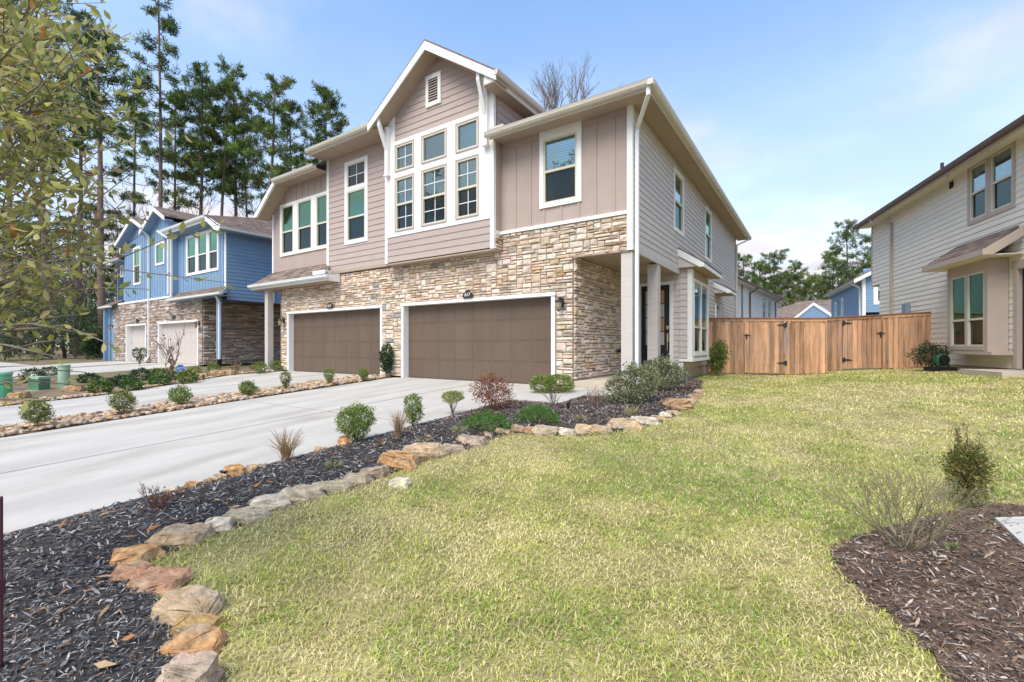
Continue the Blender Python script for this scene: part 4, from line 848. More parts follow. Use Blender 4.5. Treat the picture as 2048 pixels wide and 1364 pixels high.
bx('corner_board', BH, M_trim, BL-.25, BL+.04, -.05, .12, 3.0, 5.5); bx('lower_wall', BH, M_dark, BL-.5, BL-.4, .1, 6, 0, 3.2); bx('eave_soffit', BH, M_trim, -.3, BL+.4, -.45, 0, 5.42, 5.45)
gutter(BH, (-.4, -.45, 5.40), (BL+.45, -.45, 5.40), (0, -1, 0), M_gutw, s=1.2); roof(BH, [(-.4, -.6, 5.55), (BL+.5, -.6, 5.55), (BL+.5, 5, 8.6), (-.4, 5, 8.6)], .08)
link('rake_board', MB().prism([(BL+.42, -.6, 5.5), (BL+.42, 5, 8.55), (BL+.42, 5, 8.25), (BL+.42, -.6, 5.2)], (.06, 0, 0)).mesh('rake_board'), M_trim, BH)
link('gable_panel', MB().prism([(BL, .3, 6.0), (BL, 6, 6.0), (BL, 6, 8.4), (BL, 4.6, 8.3)], (.1, 0, 0)).mesh('gable_panel'), M_blue, BH)
bx('end_wall', BH, M_blue, 0, .1, .1, 8, 0, 5.4); bx('rear_wall', BH, M_blue, 0, BL, 8, 8.1, 0, 5.4); link('downspout', rtube(MB(), [(BL-1.3, -.45, 5.4), (BL-.55, -.08, 5.0), (BL-.55, -.08, .2)], .12, .1).mesh('downspout'), M_gutw, BH)
p = AT(1622, 56)
GH = thing('gabled_house', 'distant blue house with long brown roof and small white gable', 'house', (p[0], p[1], 0), R(-18))
bx('wall', GH, M_blue, -9, 8, 0, 8, 0, 4.1); roof(GH, [(-10.0, -.6, 3.9), (8, -.6, 3.9), (8, 5, 6.9), (-3.0, 5, 6.9)], .1, True)
link('gable', MB().prism([(-1.9, -.9, 3.6), (3.1, -.9, 3.6), (.6, -.9, 5.9)], (0, 3, 0)).mesh('gable'), M_blue, GH); bx('gable_wall', GH, M_blue, -1.7, 2.9, -.88, 0, 0, 3.6)
for s in (-1, 1): link('rake_board', MB().prism([(.6, -1.0, 6.2), (.6, -1.0, 5.85), (.6+s*3.0, -1.0, 3.45), (.6+s*3.0, -1.0, 3.8)], (0, .15, 0)).mesh('rake'), M_trim, GH)
window(GH, (0, -.9, 0), 0, .1, 3.0, 1.3, 1.1, sash='single', cas=(.18,)*4); gutter(GH, (-10.0, -.6, 3.8), (-2.4, -.6, 3.85), (0, -1, 0), M_gutw, s=1.4)

# ================================================================== GARDEN BEDS
# edging stones read from the photo: x, y of the base, width in photo pixels, tone
TONE = {'pink': (.47,.34,.26), 'orange': (.46,.26,.12), 'gold': (.38,.25,.11), 'tan': (.46,.33,.20), 'red': (.44,.25,.15), 'grey': (.44,.36,.25), 'white': (.56,.48,.37), 'mauve': (.36,.27,.20), 'rust': (.36,.23,.13)}
EDGE = [(362,1400,143,'pink',.62,'big rounded pink-grey boulder at the near end of the lawn edging'),
 (378,1312,92,'orange',.34,None),(376,1280,80,'gold',.42,None),(355,1245,115,'tan',.42,None),(300,1183,98,'red',.20,None),(252,1160,73,'red',.30,None),(255,1130,83,'orange',.42,None),
 (344,1093,90,'tan',.36,None),(388,1072,38,'tan',.4,None),(426,1062,56,'white',.36,None),(478,1043,76,'grey',.30,None),(525,1020,68,'white',.42,None),(591,1002,70,'grey',.36,None),
 (656,984,76,'grey',.30,None),(708,970,50,'grey',.50,None),(748,954,48,'mauve',.55,None),(790,937,74,'orange',.44,None),(848,918,78,'tan',.40,None),(905,903,46,'mauve',.28,None),(944,890,60,'mauve',.30,None),
 (976,874,20,'pink',.5,None),(1008,868,34,'tan',.4,None),(1038,864,26,'rust',.6,None),(1062,866,24,'rust',.6,None),(1096,870,47,'grey',.42,None),(1136,870,32,'white',.5,None),(1168,868,38,'tan',.55,None),
 (1204,866,40,'tan',.45,None),(1251,858,60,'tan',.36,None),(1293,848,51,'white',.30,None),(1320,842,28,'tan',.5,None),(1333,834,22,'white',.5,None),(1348,830,24,'tan',.45,None),(1360,820,48,'rust',.55,None),
 (1381,808,30,'tan',.5,None),(1392,797,22,'rust',.6,None),(1399,787,18,'tan',.6,None)]
PTS = [G(x, y) for x, y, *_ in EDGE]
def rock_mesh(w_, d_, h_, col, seed, n=8):
    """split flagstone: irregular outline, tilted fairly flat top, chipped edges"""
    rr = random.Random(seed); bm = bmesh.new(); ring = []; k = rr.randint(6, 8)
    tx, ty = rr.uniform(-.30, .30), rr.uniform(-.30, .30)
    for i in range(k):
        a = 2*math.pi*(i+rr.uniform(-.28, .28))/k; q = rr.uniform(.86, 1.12); c, s_ = math.cos(a), math.sin(a)
        ring.append((math.copysign(abs(c)**.6, c)*q*w_/2, math.copysign(abs(s_)**.6, s_)*q*d_/2))
    for f, zz in ((1.0, -.04), (1.06, h_*.45), (.84, h_)):
        for x, y in ring: bm.verts.new((x*f+rr.uniform(-.03, .03)*w_, y*f+rr.uniform(-.03, .03)*d_, zz+(tx*x/w_+ty*y/d_)*h_*(1 if zz > 0 else 0)))
    bmesh.ops.convex_hull(bm, input=bm.verts); bmesh.ops.delete(bm, geom=[v for v in bm.verts if not v.link_faces], context='VERTS')
    bmesh.ops.triangulate(bm, faces=bm.faces); bmesh.ops.subdivide_edges(bm, edges=bm.edges, cuts=2)
    m = min(w_, d_, h_); bm.normal_update()
    for v in bm.verts:
        p = v.co/max(w_, .1); v.co += v.normal*m*(.22*(abs(mnoise.noise(p*4.5+Vector((seed, 0, 0))))-.25)+.12*mnoise.noise(p*13+Vector((seed, 3, 0)))); v.co.z += m*.08*math.floor(3*mnoise.noise(Vector((p.x*2, p.y*2, seed*1.7))))/3
    me = bpy.data.meshes.new('rock'); bm.to_mesh(me); nv = len(bm.verts); bm.free()
    c = np.tile(np.array([*col, 1], np.float32), (nv, 1))
    for i, v in enumerate(me.vertices): c[i, :3] *= 1+.45*mnoise.noise(v.co*6/max(w_, .12)+Vector((0, seed, 0)))
    a = me.color_attributes.new('Col', 'FLOAT_COLOR', 'POINT'); a.data.foreach_set('color', c.ravel()); return me
ORD = ['first','second','third','fourth','fifth','sixth','seventh','eighth','ninth','tenth','eleventh','twelfth','thirteenth','fourteenth','fifteenth','sixteenth','seventeenth','eighteenth','nineteenth']
CW = {'pink':'pinkish','orange':'orange','gold':'golden brown','tan':'tan','red':'reddish flat','grey':'grey','white':'pale','mauve':'mauve-brown','rust':'rust-brown'}
nE = len(EDGE)
for i, (x, y, wp, tone, asp, lab) in enumerate(EDGE):
    p = PTS[i]; dp = DEP(p); w_ = wp/FPX*dp; nb = PTS[min(i+1, nE-1)]; pv = PTS[max(i-1, 0)]
    ang = math.atan2(nb[1]-pv[1], nb[0]-pv[0])
    if w_ > .55: w_ = .55
    d_ = max(.14, w_*random.uniform(.55, .8)); h_ = min(.26, max(.09, w_*asp))
    if i == 0: w_ = .25; h_ = .13; d_ = .18
    else: w_ *= 1.22; d_ *= 1.15; h_ *= .85
    if lab is None:
        k = i if i < 19 else nE-1-i
        lab = f'{CW[tone]} stone in the lawn edging, {ORD[k-1] if i < 19 else ORD[k]} ' + ('after the pink boulder' if i < 19 else 'counted from the house end')
    o = link('edging_stone', rock_mesh(max(w_, .12), d_, h_, TONE[tone], 40+i), M_rock, None, (p[0]-_s*d_*.35, p[1]+_c*d_*.35, p[2]-.02), R(YAW)+random.uniform(-.3, .3)); tag(o, lab, 'stone', 'edging stones between bed and lawn')
SIDE = [(384,980,30,'orange'),(418,971,26,'orange'),(440,965,30,'tan'),(470,955,42,'orange'),(504,947,30,'tan'),(525,939,20,'mauve'),(640,908,26,'tan'),(690,890,32,'orange'),(345,991,26,'tan')]
SIDE.sort(); SW = ['leftmost', 'second', 'third', 'fourth', 'fifth', 'sixth', 'seventh', 'eighth', 'rightmost']
for i, (x, y, wp, tone) in enumerate(SIDE):
    p = G(x, y); w_ = wp/FPX*DEP(p)
    tag(link('edging_stone', rock_mesh(w_, w_*.7, w_*.5, TONE[tone], 90+i), M_rock, None, (p[0], p[1], p[2]), random.uniform(0, 3)), f'{SW[i]} small {CW[tone]} stone along the concrete driveway edge' + (' from the left' if 0 < i < 8 else ''), 'stone', 'small stones beside the driveway')
p = G(800, 972); tag(link('limestone_block', rock_mesh(.21, .15, .07, (.66, .60, .42), 7), M_rock, None, (p[0], p[1], p[2]), .3), 'pale cream block lying alone in the lawn', 'stone')

BED = [(.17, -12.9), (.17, -2.12), (1.27, -2.12), (1.27, -1.0), (1.78, -.99), (1.98, -.02), (2.0, 3.9), (2.6, 3.9), (2.9, 2.2)] + [(q[0]+.03, q[1]) for q in PTS[::-1]] + [(2.9, -9.6), (3.3, -10.6), (3.0, -12.9)]
BEDR_PX = [(2047,1010),(1960,1010),(1880,1030),(1760,1060),(1690,1085),(1660,1110),(1690,1150),(1740,1200),(1820,1260),(1880,1330),(1900,1364)]
BEDR = [G(*q)[:2] for q in BEDR_PX]; BEDR += [(BEDR[-1][0]+.25, BEDR[-1][1]-.7), (11.5, -9.5), (11.8, -5.2)]
def inside(P, X, Y):
    r = np.zeros(X.shape, bool); n = len(P)
    for i in range(n):
        x1, y1 = P[i][:2]; x2, y2 = P[(i+1) % n][:2]
        with np.errstate(divide='ignore', invalid='ignore'): r ^= ((y1 > Y) != (y2 > Y)) & (X < (x2-x1)*(Y-y1)/(y2-y1)+x1)
    return r
def bed_sheet(P, dz, step=.12, hump=.05):
    A = np.array([q[:2] for q in P]); xs = np.arange(A[:,0].min()-step, A[:,0].max()+step, step); ys = np.arange(A[:,1].min()-step, A[:,1].max()+step, step)
    X, Y = np.meshgrid(xs, ys, indexing='ij'); I = inside(P, X, Y); d = np.full(X.shape, 9.)
    for (x1, y1), (x2, y2) in zip(A, np.roll(A, -1, 0)):
        l2 = (x2-x1)**2+(y2-y1)**2+1e-9; t = np.clip(((X-x1)*(x2-x1)+(Y-y1)*(y2-y1))/l2, 0, 1); d = np.minimum(d, np.hypot(X-x1-t*(x2-x1), Y-y1-t*(y2-y1)))
    Z = gz(X, Y)+np.where(I, dz+hump*np.clip(d/.35, 0, 1), dz-.35*np.clip(d, 0, .3)); ny = len(ys); K = I | (d < step*.9)
    i, j = np.meshgrid(np.arange(len(xs)-1), np.arange(ny-1), indexing='ij'); ok = K[:-1,:-1] & K[1:,:-1] & K[:-1,1:] & K[1:,1:]; a = (i*ny+j)[ok]; b = a+ny
    V = np.stack([X, Y, Z], -1).reshape(-1, 3)
    return tri_mesh('bed', V, np.concatenate([np.stack([a, b, b+1], 1), np.stack([a, b+1, a+1], 1)]), smooth=True), (xs, ys, Z)
me, BZ = bed_sheet(BED, .008); struct('mulch_bed', me, M_mulch)
me, BZR = bed_sheet(BEDR, .006, hump=.03); struct('brown_mulch_bed', me, M_mulchb)
STRIP = [(XL(-12.9), -12.9), (XL(.1), .1), (-6.2, .1), (XR(-.3), -.3), (XR(-12.9), -12.9)]
struct('rock_strip_base', bed_sheet(STRIP, -.01, .15, .03)[0], M_mulchb)
ISL = [(-10.05, -12.9), (-9.95, -7.6), (-10.05, -5.8), (-11.3, -3.3), (-12.45, -1.65), (-12.3, -.1), (-17.9, -.1), (-19.9, -.2), (-20.1, -12.9)]
struct('planting_island', bed_sheet(ISL, .0, .3, .05)[0], M_ground)
def zat(grid, x, y):
    xs, ys, Z = grid; i = np.clip(((x-xs[0])/(xs[1]-xs[0])).round().astype(int), 0, len(xs)-1); j = np.clip(((y-ys[0])/(ys[1]-ys[0])).round().astype(int), 0, len(ys)-1); return Z[i, j]

# near-camera weighting: points spread with a density that falls with distance
def scatter(P, n, power, dmin=1.1):
    A = np.array([q[:2] for q in P]); X = RNG.uniform(A[:,0].min(), A[:,0].max(), n*8); Y = RNG.uniform(A[:,1].min(), A[:,1].max(), n*8)
    d = np.hypot(X-CAM[0], Y-CAM[1]); pr = np.clip(d/dmin, 1, None)**-power; k = inside(P, X, Y) & (RNG.random(len(X)) < pr)
    X, Y, d = X[k], Y[k], d[k]; return X[:n], Y[:n], d[:n]
def chips(X, Y, Z, d, pal, pw, ln=(.015, .045), wd=(.003, .0075), grow=.16):
    """splinters of shredded bark: lens-shaped prisms lying every way"""
    n = len(X); a = RNG.uniform(0, 2*np.pi, n); g = 1+grow*np.clip(d-2, 0, 12); L_ = RNG.uniform(*ln, n)*g*np.clip(RNG.lognormal(-.1, .45, n), .3, 2.2); W_ = RNG.uniform(*wd, n)*g*np.clip(RNG.lognormal(-.1, .4, n), .4, 2); tl = RNG.normal(0, .28, n); T_ = W_*.5
    u = np.stack([np.cos(a)*np.cos(tl), np.sin(a)*np.cos(tl), np.sin(tl)], 1); v = np.stack([-np.sin(a), np.cos(a), RNG.normal(0, .35, n)], 1)
    c = np.stack([X, Y, Z+.006+np.abs(np.sin(tl))*L_*.4], 1); up = np.array([0, 0, 1.])
    s = lambda k, w_, h: c+u*(L_*k)[:,None]+v*(W_*w_)[:,None]+up*(T_*h)[:,None]
    V = np.stack([s(-.5, 0, 0), s(-.15, .5, .6), s(-.15, -.5, .5), s(.2, .45, 1), s(.2, -.5, .7), s(.5, .1, .2)], 1).reshape(-1, 3)
    F = np.array([[0,2,1],[1,2,4],[1,4,3],[3,4,5]]); F = (np.arange(n)[:,None,None]*6+F[None]).reshape(-1, 3)
    C = np.array([p[0] for p in pal])[RNG.choice(len(pal), n, p=np.array(pw)/sum(pw))]*RNG.uniform(.7, 1.3, (n, 1)); return V, F, np.repeat(C, 6, 0)
BLK = [((.03,.029,.031),),((.07,.068,.072),),((.16,.155,.155),),((.34,.32,.31),),((.15,.10,.075),),((.40,.24,.12),),((.42,.36,.29),)]
X, Y, d = scatter(BED, 64000, 1.25, 1.6); V, F, C = chips(X, Y, zat(BZ, X, Y), d, BLK, (20, 24, 24, 17, 10, 1.2, 3.5)); k = np.repeat((Y > -6.5) & (RNG.random(len(X)) < np.clip((Y+6.5)/5, 0, .65)), 6); C[k] = C[k]*.5+np.array([.11, .065, .042]); link('bark_mulch', tri_mesh('bark_mulch', V, F, C), M_chip, kind='stuff')
BRN = [((.11,.07,.05),),((.20,.13,.09),),((.31,.23,.17),),((.42,.37,.32),),((.06,.055,.055),),((.42,.25,.12),)]
X, Y, d = scatter(BEDR, 60000, 1.7, 2.0); V, F, C = chips(X, Y, zat(BZR, X, Y), d, BRN, (26, 30, 16, 12, 14, 2), grow=.12); link('bark_mulch', tri_mesh('bark_mulch', V, F, C), M_chip, kind='stuff')
# fallen leaves on the near mulch
X, Y, d = scatter(BED, 330, .6, 2.5); n = len(X); a = RNG.uniform(0, 6.28, n); L_ = RNG.uniform(.025, .05, n); Z = zat(BZ, X, Y)+.025
u = np.stack([np.cos(a), np.sin(a), RNG.normal(0, .3, n)], 1); v = np.stack([-np.sin(a), np.cos(a), RNG.normal(0, .4, n)], 1)*.38; c = np.stack([X, Y, Z], 1); s = lambda p_, q_: c+u*(L_*p_)[:,None]+v*(L_*q_)[:,None]
V = np.stack([s(-1, 0), s(-.2, .8), s(-.2, -.8), s(1, 0)], 1).reshape(-1, 3); F = (np.arange(n)[:,None,None]*4+np.array([[0,2,1],[1,2,3]])[None]).reshape(-1, 3)
C = np.array([(.50,.22,.07),(.42,.27,.14),(.55,.36,.20),(.36,.16,.06)])[RNG.integers(0, 4, n)]; link('fallen_leaves', tri_mesh('fallen_leaves', V, F, np.repeat(C, 4, 0)), M_leaf, kind='stuff')

# river rock between the drives and small gravel along the island
def rocks(X, Y, Z, size, pal, name):
    bm = bmesh.new(); bmesh.ops.create_icosphere(bm, subdivisions=1, radius=1); base = np.array([v.co[:] for v in bm.verts]); tri = np.array([[v.index for v in f.verts] for f in bm.faces]); bm.free()
    n = len(X); nb = len(base); S = size[:,None]*np.stack([RNG.uniform(.8, 1.35, n), RNG.uniform(.6, 1, n), RNG.uniform(.35, .65, n)], 1); V = base[None]*S[:,None]*RNG.uniform(.78, 1.15, (n, nb, 1)); a = RNG.uniform(0, 6.28, n); c_, s_ = np.cos(a)[:,None], np.sin(a)[:,None]
    V = np.stack([V[:,:,0]*c_-V[:,:,1]*s_, V[:,:,0]*s_+V[:,:,1]*c_, V[:,:,2]], 2)+np.stack([X, Y, Z+size*.25], 1)[:,None]
    C = np.array(pal)[RNG.integers(0, len(pal), n)]*RNG.uniform(.75, 1.2, (n, 1)); F = (np.arange(n)[:,None,None]*nb+tri[None]).reshape(-1, 3)
    link(name, tri_mesh(name, V.reshape(-1, 3), F, np.repeat(C, nb, 0), True), M_rock, kind='stuff')
RPAL = [(.46,.33,.21),(.52,.40,.28),(.42,.26,.14),(.38,.30,.24),(.55,.46,.36),(.34,.22,.15)]
A = np.array(STRIP); n = 9000; X = RNG.uniform(-7.2, -4.4, n); Y = RNG.uniform(-12.8, 0, n); k = inside([(x+(.06 if i in (2,3,4) else -.06), y) for i, (x, y) in enumerate(STRIP)], X, Y); X, Y = X[k][:3200], Y[k][:3200]
rocks(X, Y, gz(X, Y)+.02+RNG.uniform(-.01, .03, len(X)), RNG.uniform(.035, .085, len(X)), RPAL, 'river_rock')
Y = RNG.uniform(-12.8, -.3, 900); X = np.array([D2L(v) for v in Y])-RNG.uniform(.05, .5, 900); rocks(X, Y, gz(X, Y)+.03, RNG.uniform(.03, .09, 900), RPAL, 'gravel_edge')
X = RNG.uniform(.17, .62, 260); Y = RNG.uniform(-.95, -.08, 260); rocks(X, Y, gz(X, Y)+.02, RNG.uniform(.02, .05, 260), RPAL[:3], 'gravel_patch')

# ------------------------------------------------------------------ lawn blades
LAWN = [(2.3, 4.0), (2.9, 2.2)] + [(q[0], q[1]) for q in PTS[::-1]] + [(3.0, -10.5), (9.0, -10.5), (14, -7), (13.5, 8.5), (8.3, 10.7), (5.5, 10.0), (5.6, 7.86), (2.05, 7.8)]
X, Y, d = scatter(LAWN, 400000, 1.45, 2.2); k = ~inside(BEDR, X, Y) | (RNG.random(len(X)) < .004); X, Y, d = X[k], Y[k], d[k]
k = ~inside(BED, X, Y); X, Y, d = X[k], Y[k], d[k]
pn = np.array([1.15*mnoise.noise(Vector((x*.5, y*.5, 3.3)))+.7*mnoise.noise(Vector((x*1.9, y*1.9, 8.1)))+.4*mnoise.noise(Vector((x*6, y*6, 1.1))) for x, y in zip(X, Y)])
n = len(X); g = 1+.13*np.clip(d-2, 0, 14); H_ = RNG.uniform(.010, .031, n)*(1+.2*pn)*np.sqrt(g); W_ = RNG.uniform(.0014, .0032, n)*g
a = RNG.uniform(0, 2*np.pi, n); b = a+RNG.normal(0, .5, n); ln = RNG.uniform(.4, 1.9, n); w_ = np.stack([-np.sin(a), np.cos(a), np.zeros(n)], 1)*W_[:,None]; dr = np.stack([np.cos(b), np.sin(b), np.zeros(n)], 1)
base = np.stack([X, Y, gz(X, Y)-.006], 1); mid = base+np.array([0, 0, 1.])*(H_*.62)[:,None]+dr*(H_*ln*.4)[:,None]; tip = base+np.array([0, 0, 1.])*(H_*.9*(1.15-.35*ln))[:,None]+dr*(H_*ln*1.15)[:,None]
V = np.stack([base-w_, base+w_, mid-w_*.9, mid+w_*.9, tip], 1).reshape(-1, 3); F = (np.arange(n)[:,None,None]*5+np.array([[0,1,3],[0,3,2],[2,3,4]])[None]).reshape(-1, 3)
GP = np.array([(.68,.60,.31),(.58,.56,.18),(.44,.50,.10),(.25,.38,.05),(.47,.37,.18)]); gt = np.clip(pn*1.1+.5+RNG.normal(0, .22, n), 0, 1)
idx = np.where(gt > .82, 3, np.where(gt > .50, 2, np.where(gt > .26, 1, 0))); idx = np.where(RNG.random(n) < .16, 4, idx); idx = np.where(RNG.random(n) < .24, 0, idx); C = GP[idx]*RNG.uniform(.75, 1.2, (n, 1))
link('lawn_grass', tri_mesh('lawn_grass', V, F, np.repeat(C, 5, 0)), M_grass, kind='stuff')

# ================================================================== PLANTS
def leaf_cloud(n, cen, rad, ls, pal, shell=.55, flat=0.0, up=.3, jit=.25, wid=.5):
    """small folded leaves through an ellipsoid; returns V, F, C"""
    q = RNG.normal(size=(n, 3)); q /= np.linalg.norm(q, axis=1)[:,None]; r = RNG.uniform(shell, 1, n)**.6
    lump = np.array([1+jit*mnoise.noise(Vector(v)*2.3+Vector(cen)*3) for v in q]); P = np.array(cen)+q*np.array(rad)*(r*lump)[:,None]
    u = q+RNG.normal(0, .6, (n, 3)); u[:,2] += up; u[:,2] *= (1-flat); u /= np.linalg.norm(u, axis=1)[:,None]; v = np.cross(u, RNG.normal(size=(n, 3))); v /= np.linalg.norm(v, axis=1)[:,None]; w_ = np.cross(u, v)
    L_ = ls*RNG.uniform(.7, 1.3, n); s = lambda a, b, c: P+u*(L_*a)[:,None]+v*(L_*b)[:,None]+w_*(L_*c)[:,None]
    V = np.stack([s(0,0,0), s(.45,wid*.5,.10), s(.45,-wid*.5,.10), s(1,0,-.05), s(.5,0,-.02)], 1).reshape(-1, 3); F = (np.arange(n)[:,None,None]*5+np.array([[0,4,1],[0,2,4],[1,4,3],[4,2,3]])[None]).reshape(-1, 3)
    C = np.array([p[0] for p in pal])[RNG.choice(len(pal), n, p=np.array([p[1] for p in pal])/sum(p[1] for p in pal))]*RNG.uniform(.7, 1.25, (n, 1)); return V, F, np.repeat(C, 5, 0)
def merge(parts):
    Vs, Fs, Cs, o = [], [], [], 0
    for V, F, C in parts: Vs.append(V); Fs.append(F+o); Cs.append(C); o += len(V)
    return np.concatenate(Vs), np.concatenate(Fs), np.concatenate(Cs)
GRN = [((.13,.20,.03),4),((.20,.28,.05),4),((.30,.37,.08),3),((.06,.10,.02),1.5)]
DGR = [((.035,.075,.03),4),((.06,.11,.04),4),((.10,.15,.06),1.5)]
YEL = [((.30,.36,.09),4),((.42,.44,.16),3),((.20,.28,.06),3),((.45,.34,.10),1)]
VAR = [((.13,.18,.07),4),((.36,.36,.20),3),((.45,.42,.27),1.6),((.08,.11,.04),3)]
RED = [((.24,.07,.04),4),((.36,.14,.07),3),((.15,.05,.03),2),((.30,.20,.08),1)]
JUN = [((.07,.19,.02),4),((.12,.27,.04),4),((.18,.34,.06),2),((.04,.10,.02),2)]
BRZ = [((.20,.20,.05),3),((.28,.22,.07),3),((.09,.14,.03),3),((.34,.26,.12),1)]
MAR = [((.10,.05,.04),4),((.18,.10,.08),2),((.05,.05,.03),3)]
def stems(mb, h, r, n, sp, seed, m=None, rad=.007, curve=.3):
    rr = random.Random(seed)
    for i in range(n):
        a = rr.uniform(0, 6.28); e = (sp*math.cos(a)*rr.uniform(.4, 1), sp*math.sin(a)*rr.uniform(.4, 1), h*rr.uniform(.75, 1)); mb.tube([(0, 0, -.02), (e[0]*curve, e[1]*curve, e[2]*.45), e], [rad, rad*.8, rad*.35], 5)
    return mb
def shrub(name, loc, label, cat, w_, h, pal, n=900, ls=.022, clumps=None, base=.08, group=None, stem=True, shell=.5, wid=.5, jit=.35, tops=0):
    r = thing(name, label, cat, loc, R(YAW)+random.uniform(-.15, .15), group); parts = []; n = int(n*1.7); cl = clumps or [(0, 0, .5, 1.0)]
    for (cx, cy, cz, k) in cl: parts.append(leaf_cloud(int(n*k**2), (cx*w_, cy*w_, base+(h-base)*cz), (w_*.5*k, w_*.5*k, (h-base)*.5*k), ls, pal, shell, jit=jit, wid=wid))
    for _ in range(tops):
        a, q = random.uniform(0, 6.28), random.uniform(0, .33)*w_; parts.append(leaf_cloud(26, (q*math.cos(a), q*math.sin(a), h*random.uniform(.86, 1.0)), (.018+w_*.05, .018+w_*.05, h*.16), ls*.9, pal, .1))
    V, F, C = merge(parts); link('foliage', tri_mesh('foliage', V, F, C), M_leaf, r)
    if stem: link('stems', stems(MB(), h*.7, 0, 9, w_*.3, random.random()).mesh('stems'), M_twig, r)
    return r
def PX(x, y, top, wd):                              # base point, height and width in metres from photo readings
    p = G(x, y); dp = DEP(p); return p, (y-top)/FPX*dp, wd/FPX*dp
rowlab = ['leftmost, behind the oak leaves,', 'second from the left', 'third from the left', 'fourth from the left', 'narrow fifth', 'narrow sixth', 'small round seventh']
for i, (x, y, t, wd) in enumerate([(72,862,800,52),(243,834,782,50),(359,816,774,44),(495,797,763,36),(571,783,744,24),(658,773,737,24),(727,764,737,24)]):
    p, h, w_ = PX(x, y, t, wd); shrub('boxwood_shrub', p, f'small green shrub in the river rock strip, {rowlab[i]}', 'shrub', w_, h, GRN if i not in (0, 1, 4) else BRZ+GRN[:2], 750, .030, base=h*.18, tops=6 if i < 4 else 3, group='shrubs in the river rock strip', clumps=[(0, 0, .58, .85), (.12, .05, .4, .7), (-.1, .1, .5, .7)] if i < 4 else [(0, 0, .62, .8), (.05, 0, .3, .55)])
p, h, w_ = PX(773, 757, 697, 25); shrub('evergreen_shrub', p, 'tall dark narrow shrub against the stone pier between the garage doors', 'shrub', w_*1.1, h, DGR, 800, .06, clumps=[(0, 0, .75, .85), (-.1, 0, .5, .7), (.1, .05, .35, .5)])
p, h, w_ = PX(712, 888, 812, 72); shrub('boxwood_shrub', p, 'bright green round shrub, largest in the black mulch bed by the driveway', 'shrub', w_, h, GRN+[((.26,.36,.06),4)], 1500, .024, clumps=[(0, 0, .6, .9), (.15, .1, .65, .7), (-.2, 0, .55, .7), (.05, 0, .3, .6)], base=.05, tops=8)
p, h, w_ = PX(826, 858, 792, 42); shrub('boxwood_shrub', p, 'upright green shrub beside tan dry grass in the mulch bed', 'shrub', w_, h, GRN+[((.26,.36,.06),3)], 1100, .024, clumps=[(0, 0, .65, .85), (.05, .05, .35, .75)], tops=5)
p, h, w_ = PX(905, 832, 784, 50); shrub('privet_shrub', p, 'yellow-green vase-shaped shrub at the driveway edge', 'shrub', w_, h, YEL, 800, .026, clumps=[(0, 0, .68, .8), (.15, 0, .72, .6), (-.15, .1, .7, .6)], base=h*.35)
p, h, w_ = PX(985, 826, 752, 84); shrub('nandina_shrub', p, 'red-brown leafed shrub behind the low junipers', 'shrub', w_, h, RED, 620, .038, clumps=[(0, 0, .55, .95), (.15, .1, .4, .8), (-.2, 0, .6, .7)], wid=.45, base=.05, shell=.2, tops=8)
def juniper(loc, label, w_, h, k):
    r = thing('juniper_shrub', label, 'juniper', loc, 0, 'low creeping junipers'); parts = []; rr = random.Random(k)
    for i in range(70):
        a = rr.uniform(0, 6.28); q = math.sqrt(rr.uniform(0, 1)); parts.append(leaf_cloud(58, (q*math.cos(a)*w_*.45, q*math.sin(a)*w_*.34, h*(.35+.55*(1-q*q))*rr.uniform(.8, 1.1)), (w_*.11, w_*.11, h*.18), .026, JUN, .1, wid=.25))
    V, F, C = merge(parts); link('foliage', tri_mesh('foliage', V, F, C), M_leaf, r); link('stems', stems(MB(), h*.7, 0, 8, w_*.4, k).mesh('stems'), M_twig, r)
p, h, w_ = PX(975, 866, 816, 112); juniper(p, 'left one of the two low bright green junipers behind the edging stones', w_, h*.85, 1)
p, h, w_ = PX(1075, 852, 805, 96); juniper(p, 'right one of the two low bright green junipers behind the edging stones', w_, h*.9, 2)
p, h, w_ = PX(1102, 786, 750, 66); shrub('boxwood_shrub', p, 'pair of round green boxwoods grown together at the garage corner', 'shrub', w_*.92, h*1.0, GRN, 1300, .04, clumps=[(-.27, 0, .5, .9), (.27, 0, .52, .98)], base=.0, jit=.2)
p, h, w_ = PX(1262, 812, 735, 96); shrub('pittosporum_shrub', (p[0], p[1]+.1, p[2]), 'variegated grey-green bush in front of the porch column', 'shrub', w_*1.05, h*1.05, VAR, 1700, .045, clumps=[(0, 0, .5, .9), (.25, 0, .6, .7), (-.28, 0, .35, .65)], base=.02, wid=.36, tops=10)
p, h, w_ = PX(1325, 786, 722, 84); shrub('pittosporum_shrub', p, 'variegated grey-green bush left of the bay window, behind the larger one', 'shrub', w_, h*1.1, VAR, 1500, .05, clumps=[(0, 0, .5, .9), (-.2, 0, .65, .65), (.25, 0, .5, .6)], base=.02, wid=.36, tops=8)
p, h, w_ = PX(1436, 751, 684, 44); shrub('evergreen_shrub', p, 'upright green shrub between the bay window and the cedar fence', 'shrub', w_, h, GRN+VAR[:1], 620, .085, clumps=[(0, 0, .55, .9), (.1, 0, .75, .6), (-.1, 0, .35, .7)], wid=.4, shell=.15)
p, h, w_ = PX(1858, 742, 686, 60); shrub('evergreen_shrub', p, 'dark maroon-green bush at the right end of the fence', 'shrub', w_*1.05, h*1.05, MAR+DGR, 900, .06, clumps=[(0, 0, .5, .95), (.2, .1, .5, .7)], shell=.2)
p, h, w_ = PX(1940, 1012, 838, 92)
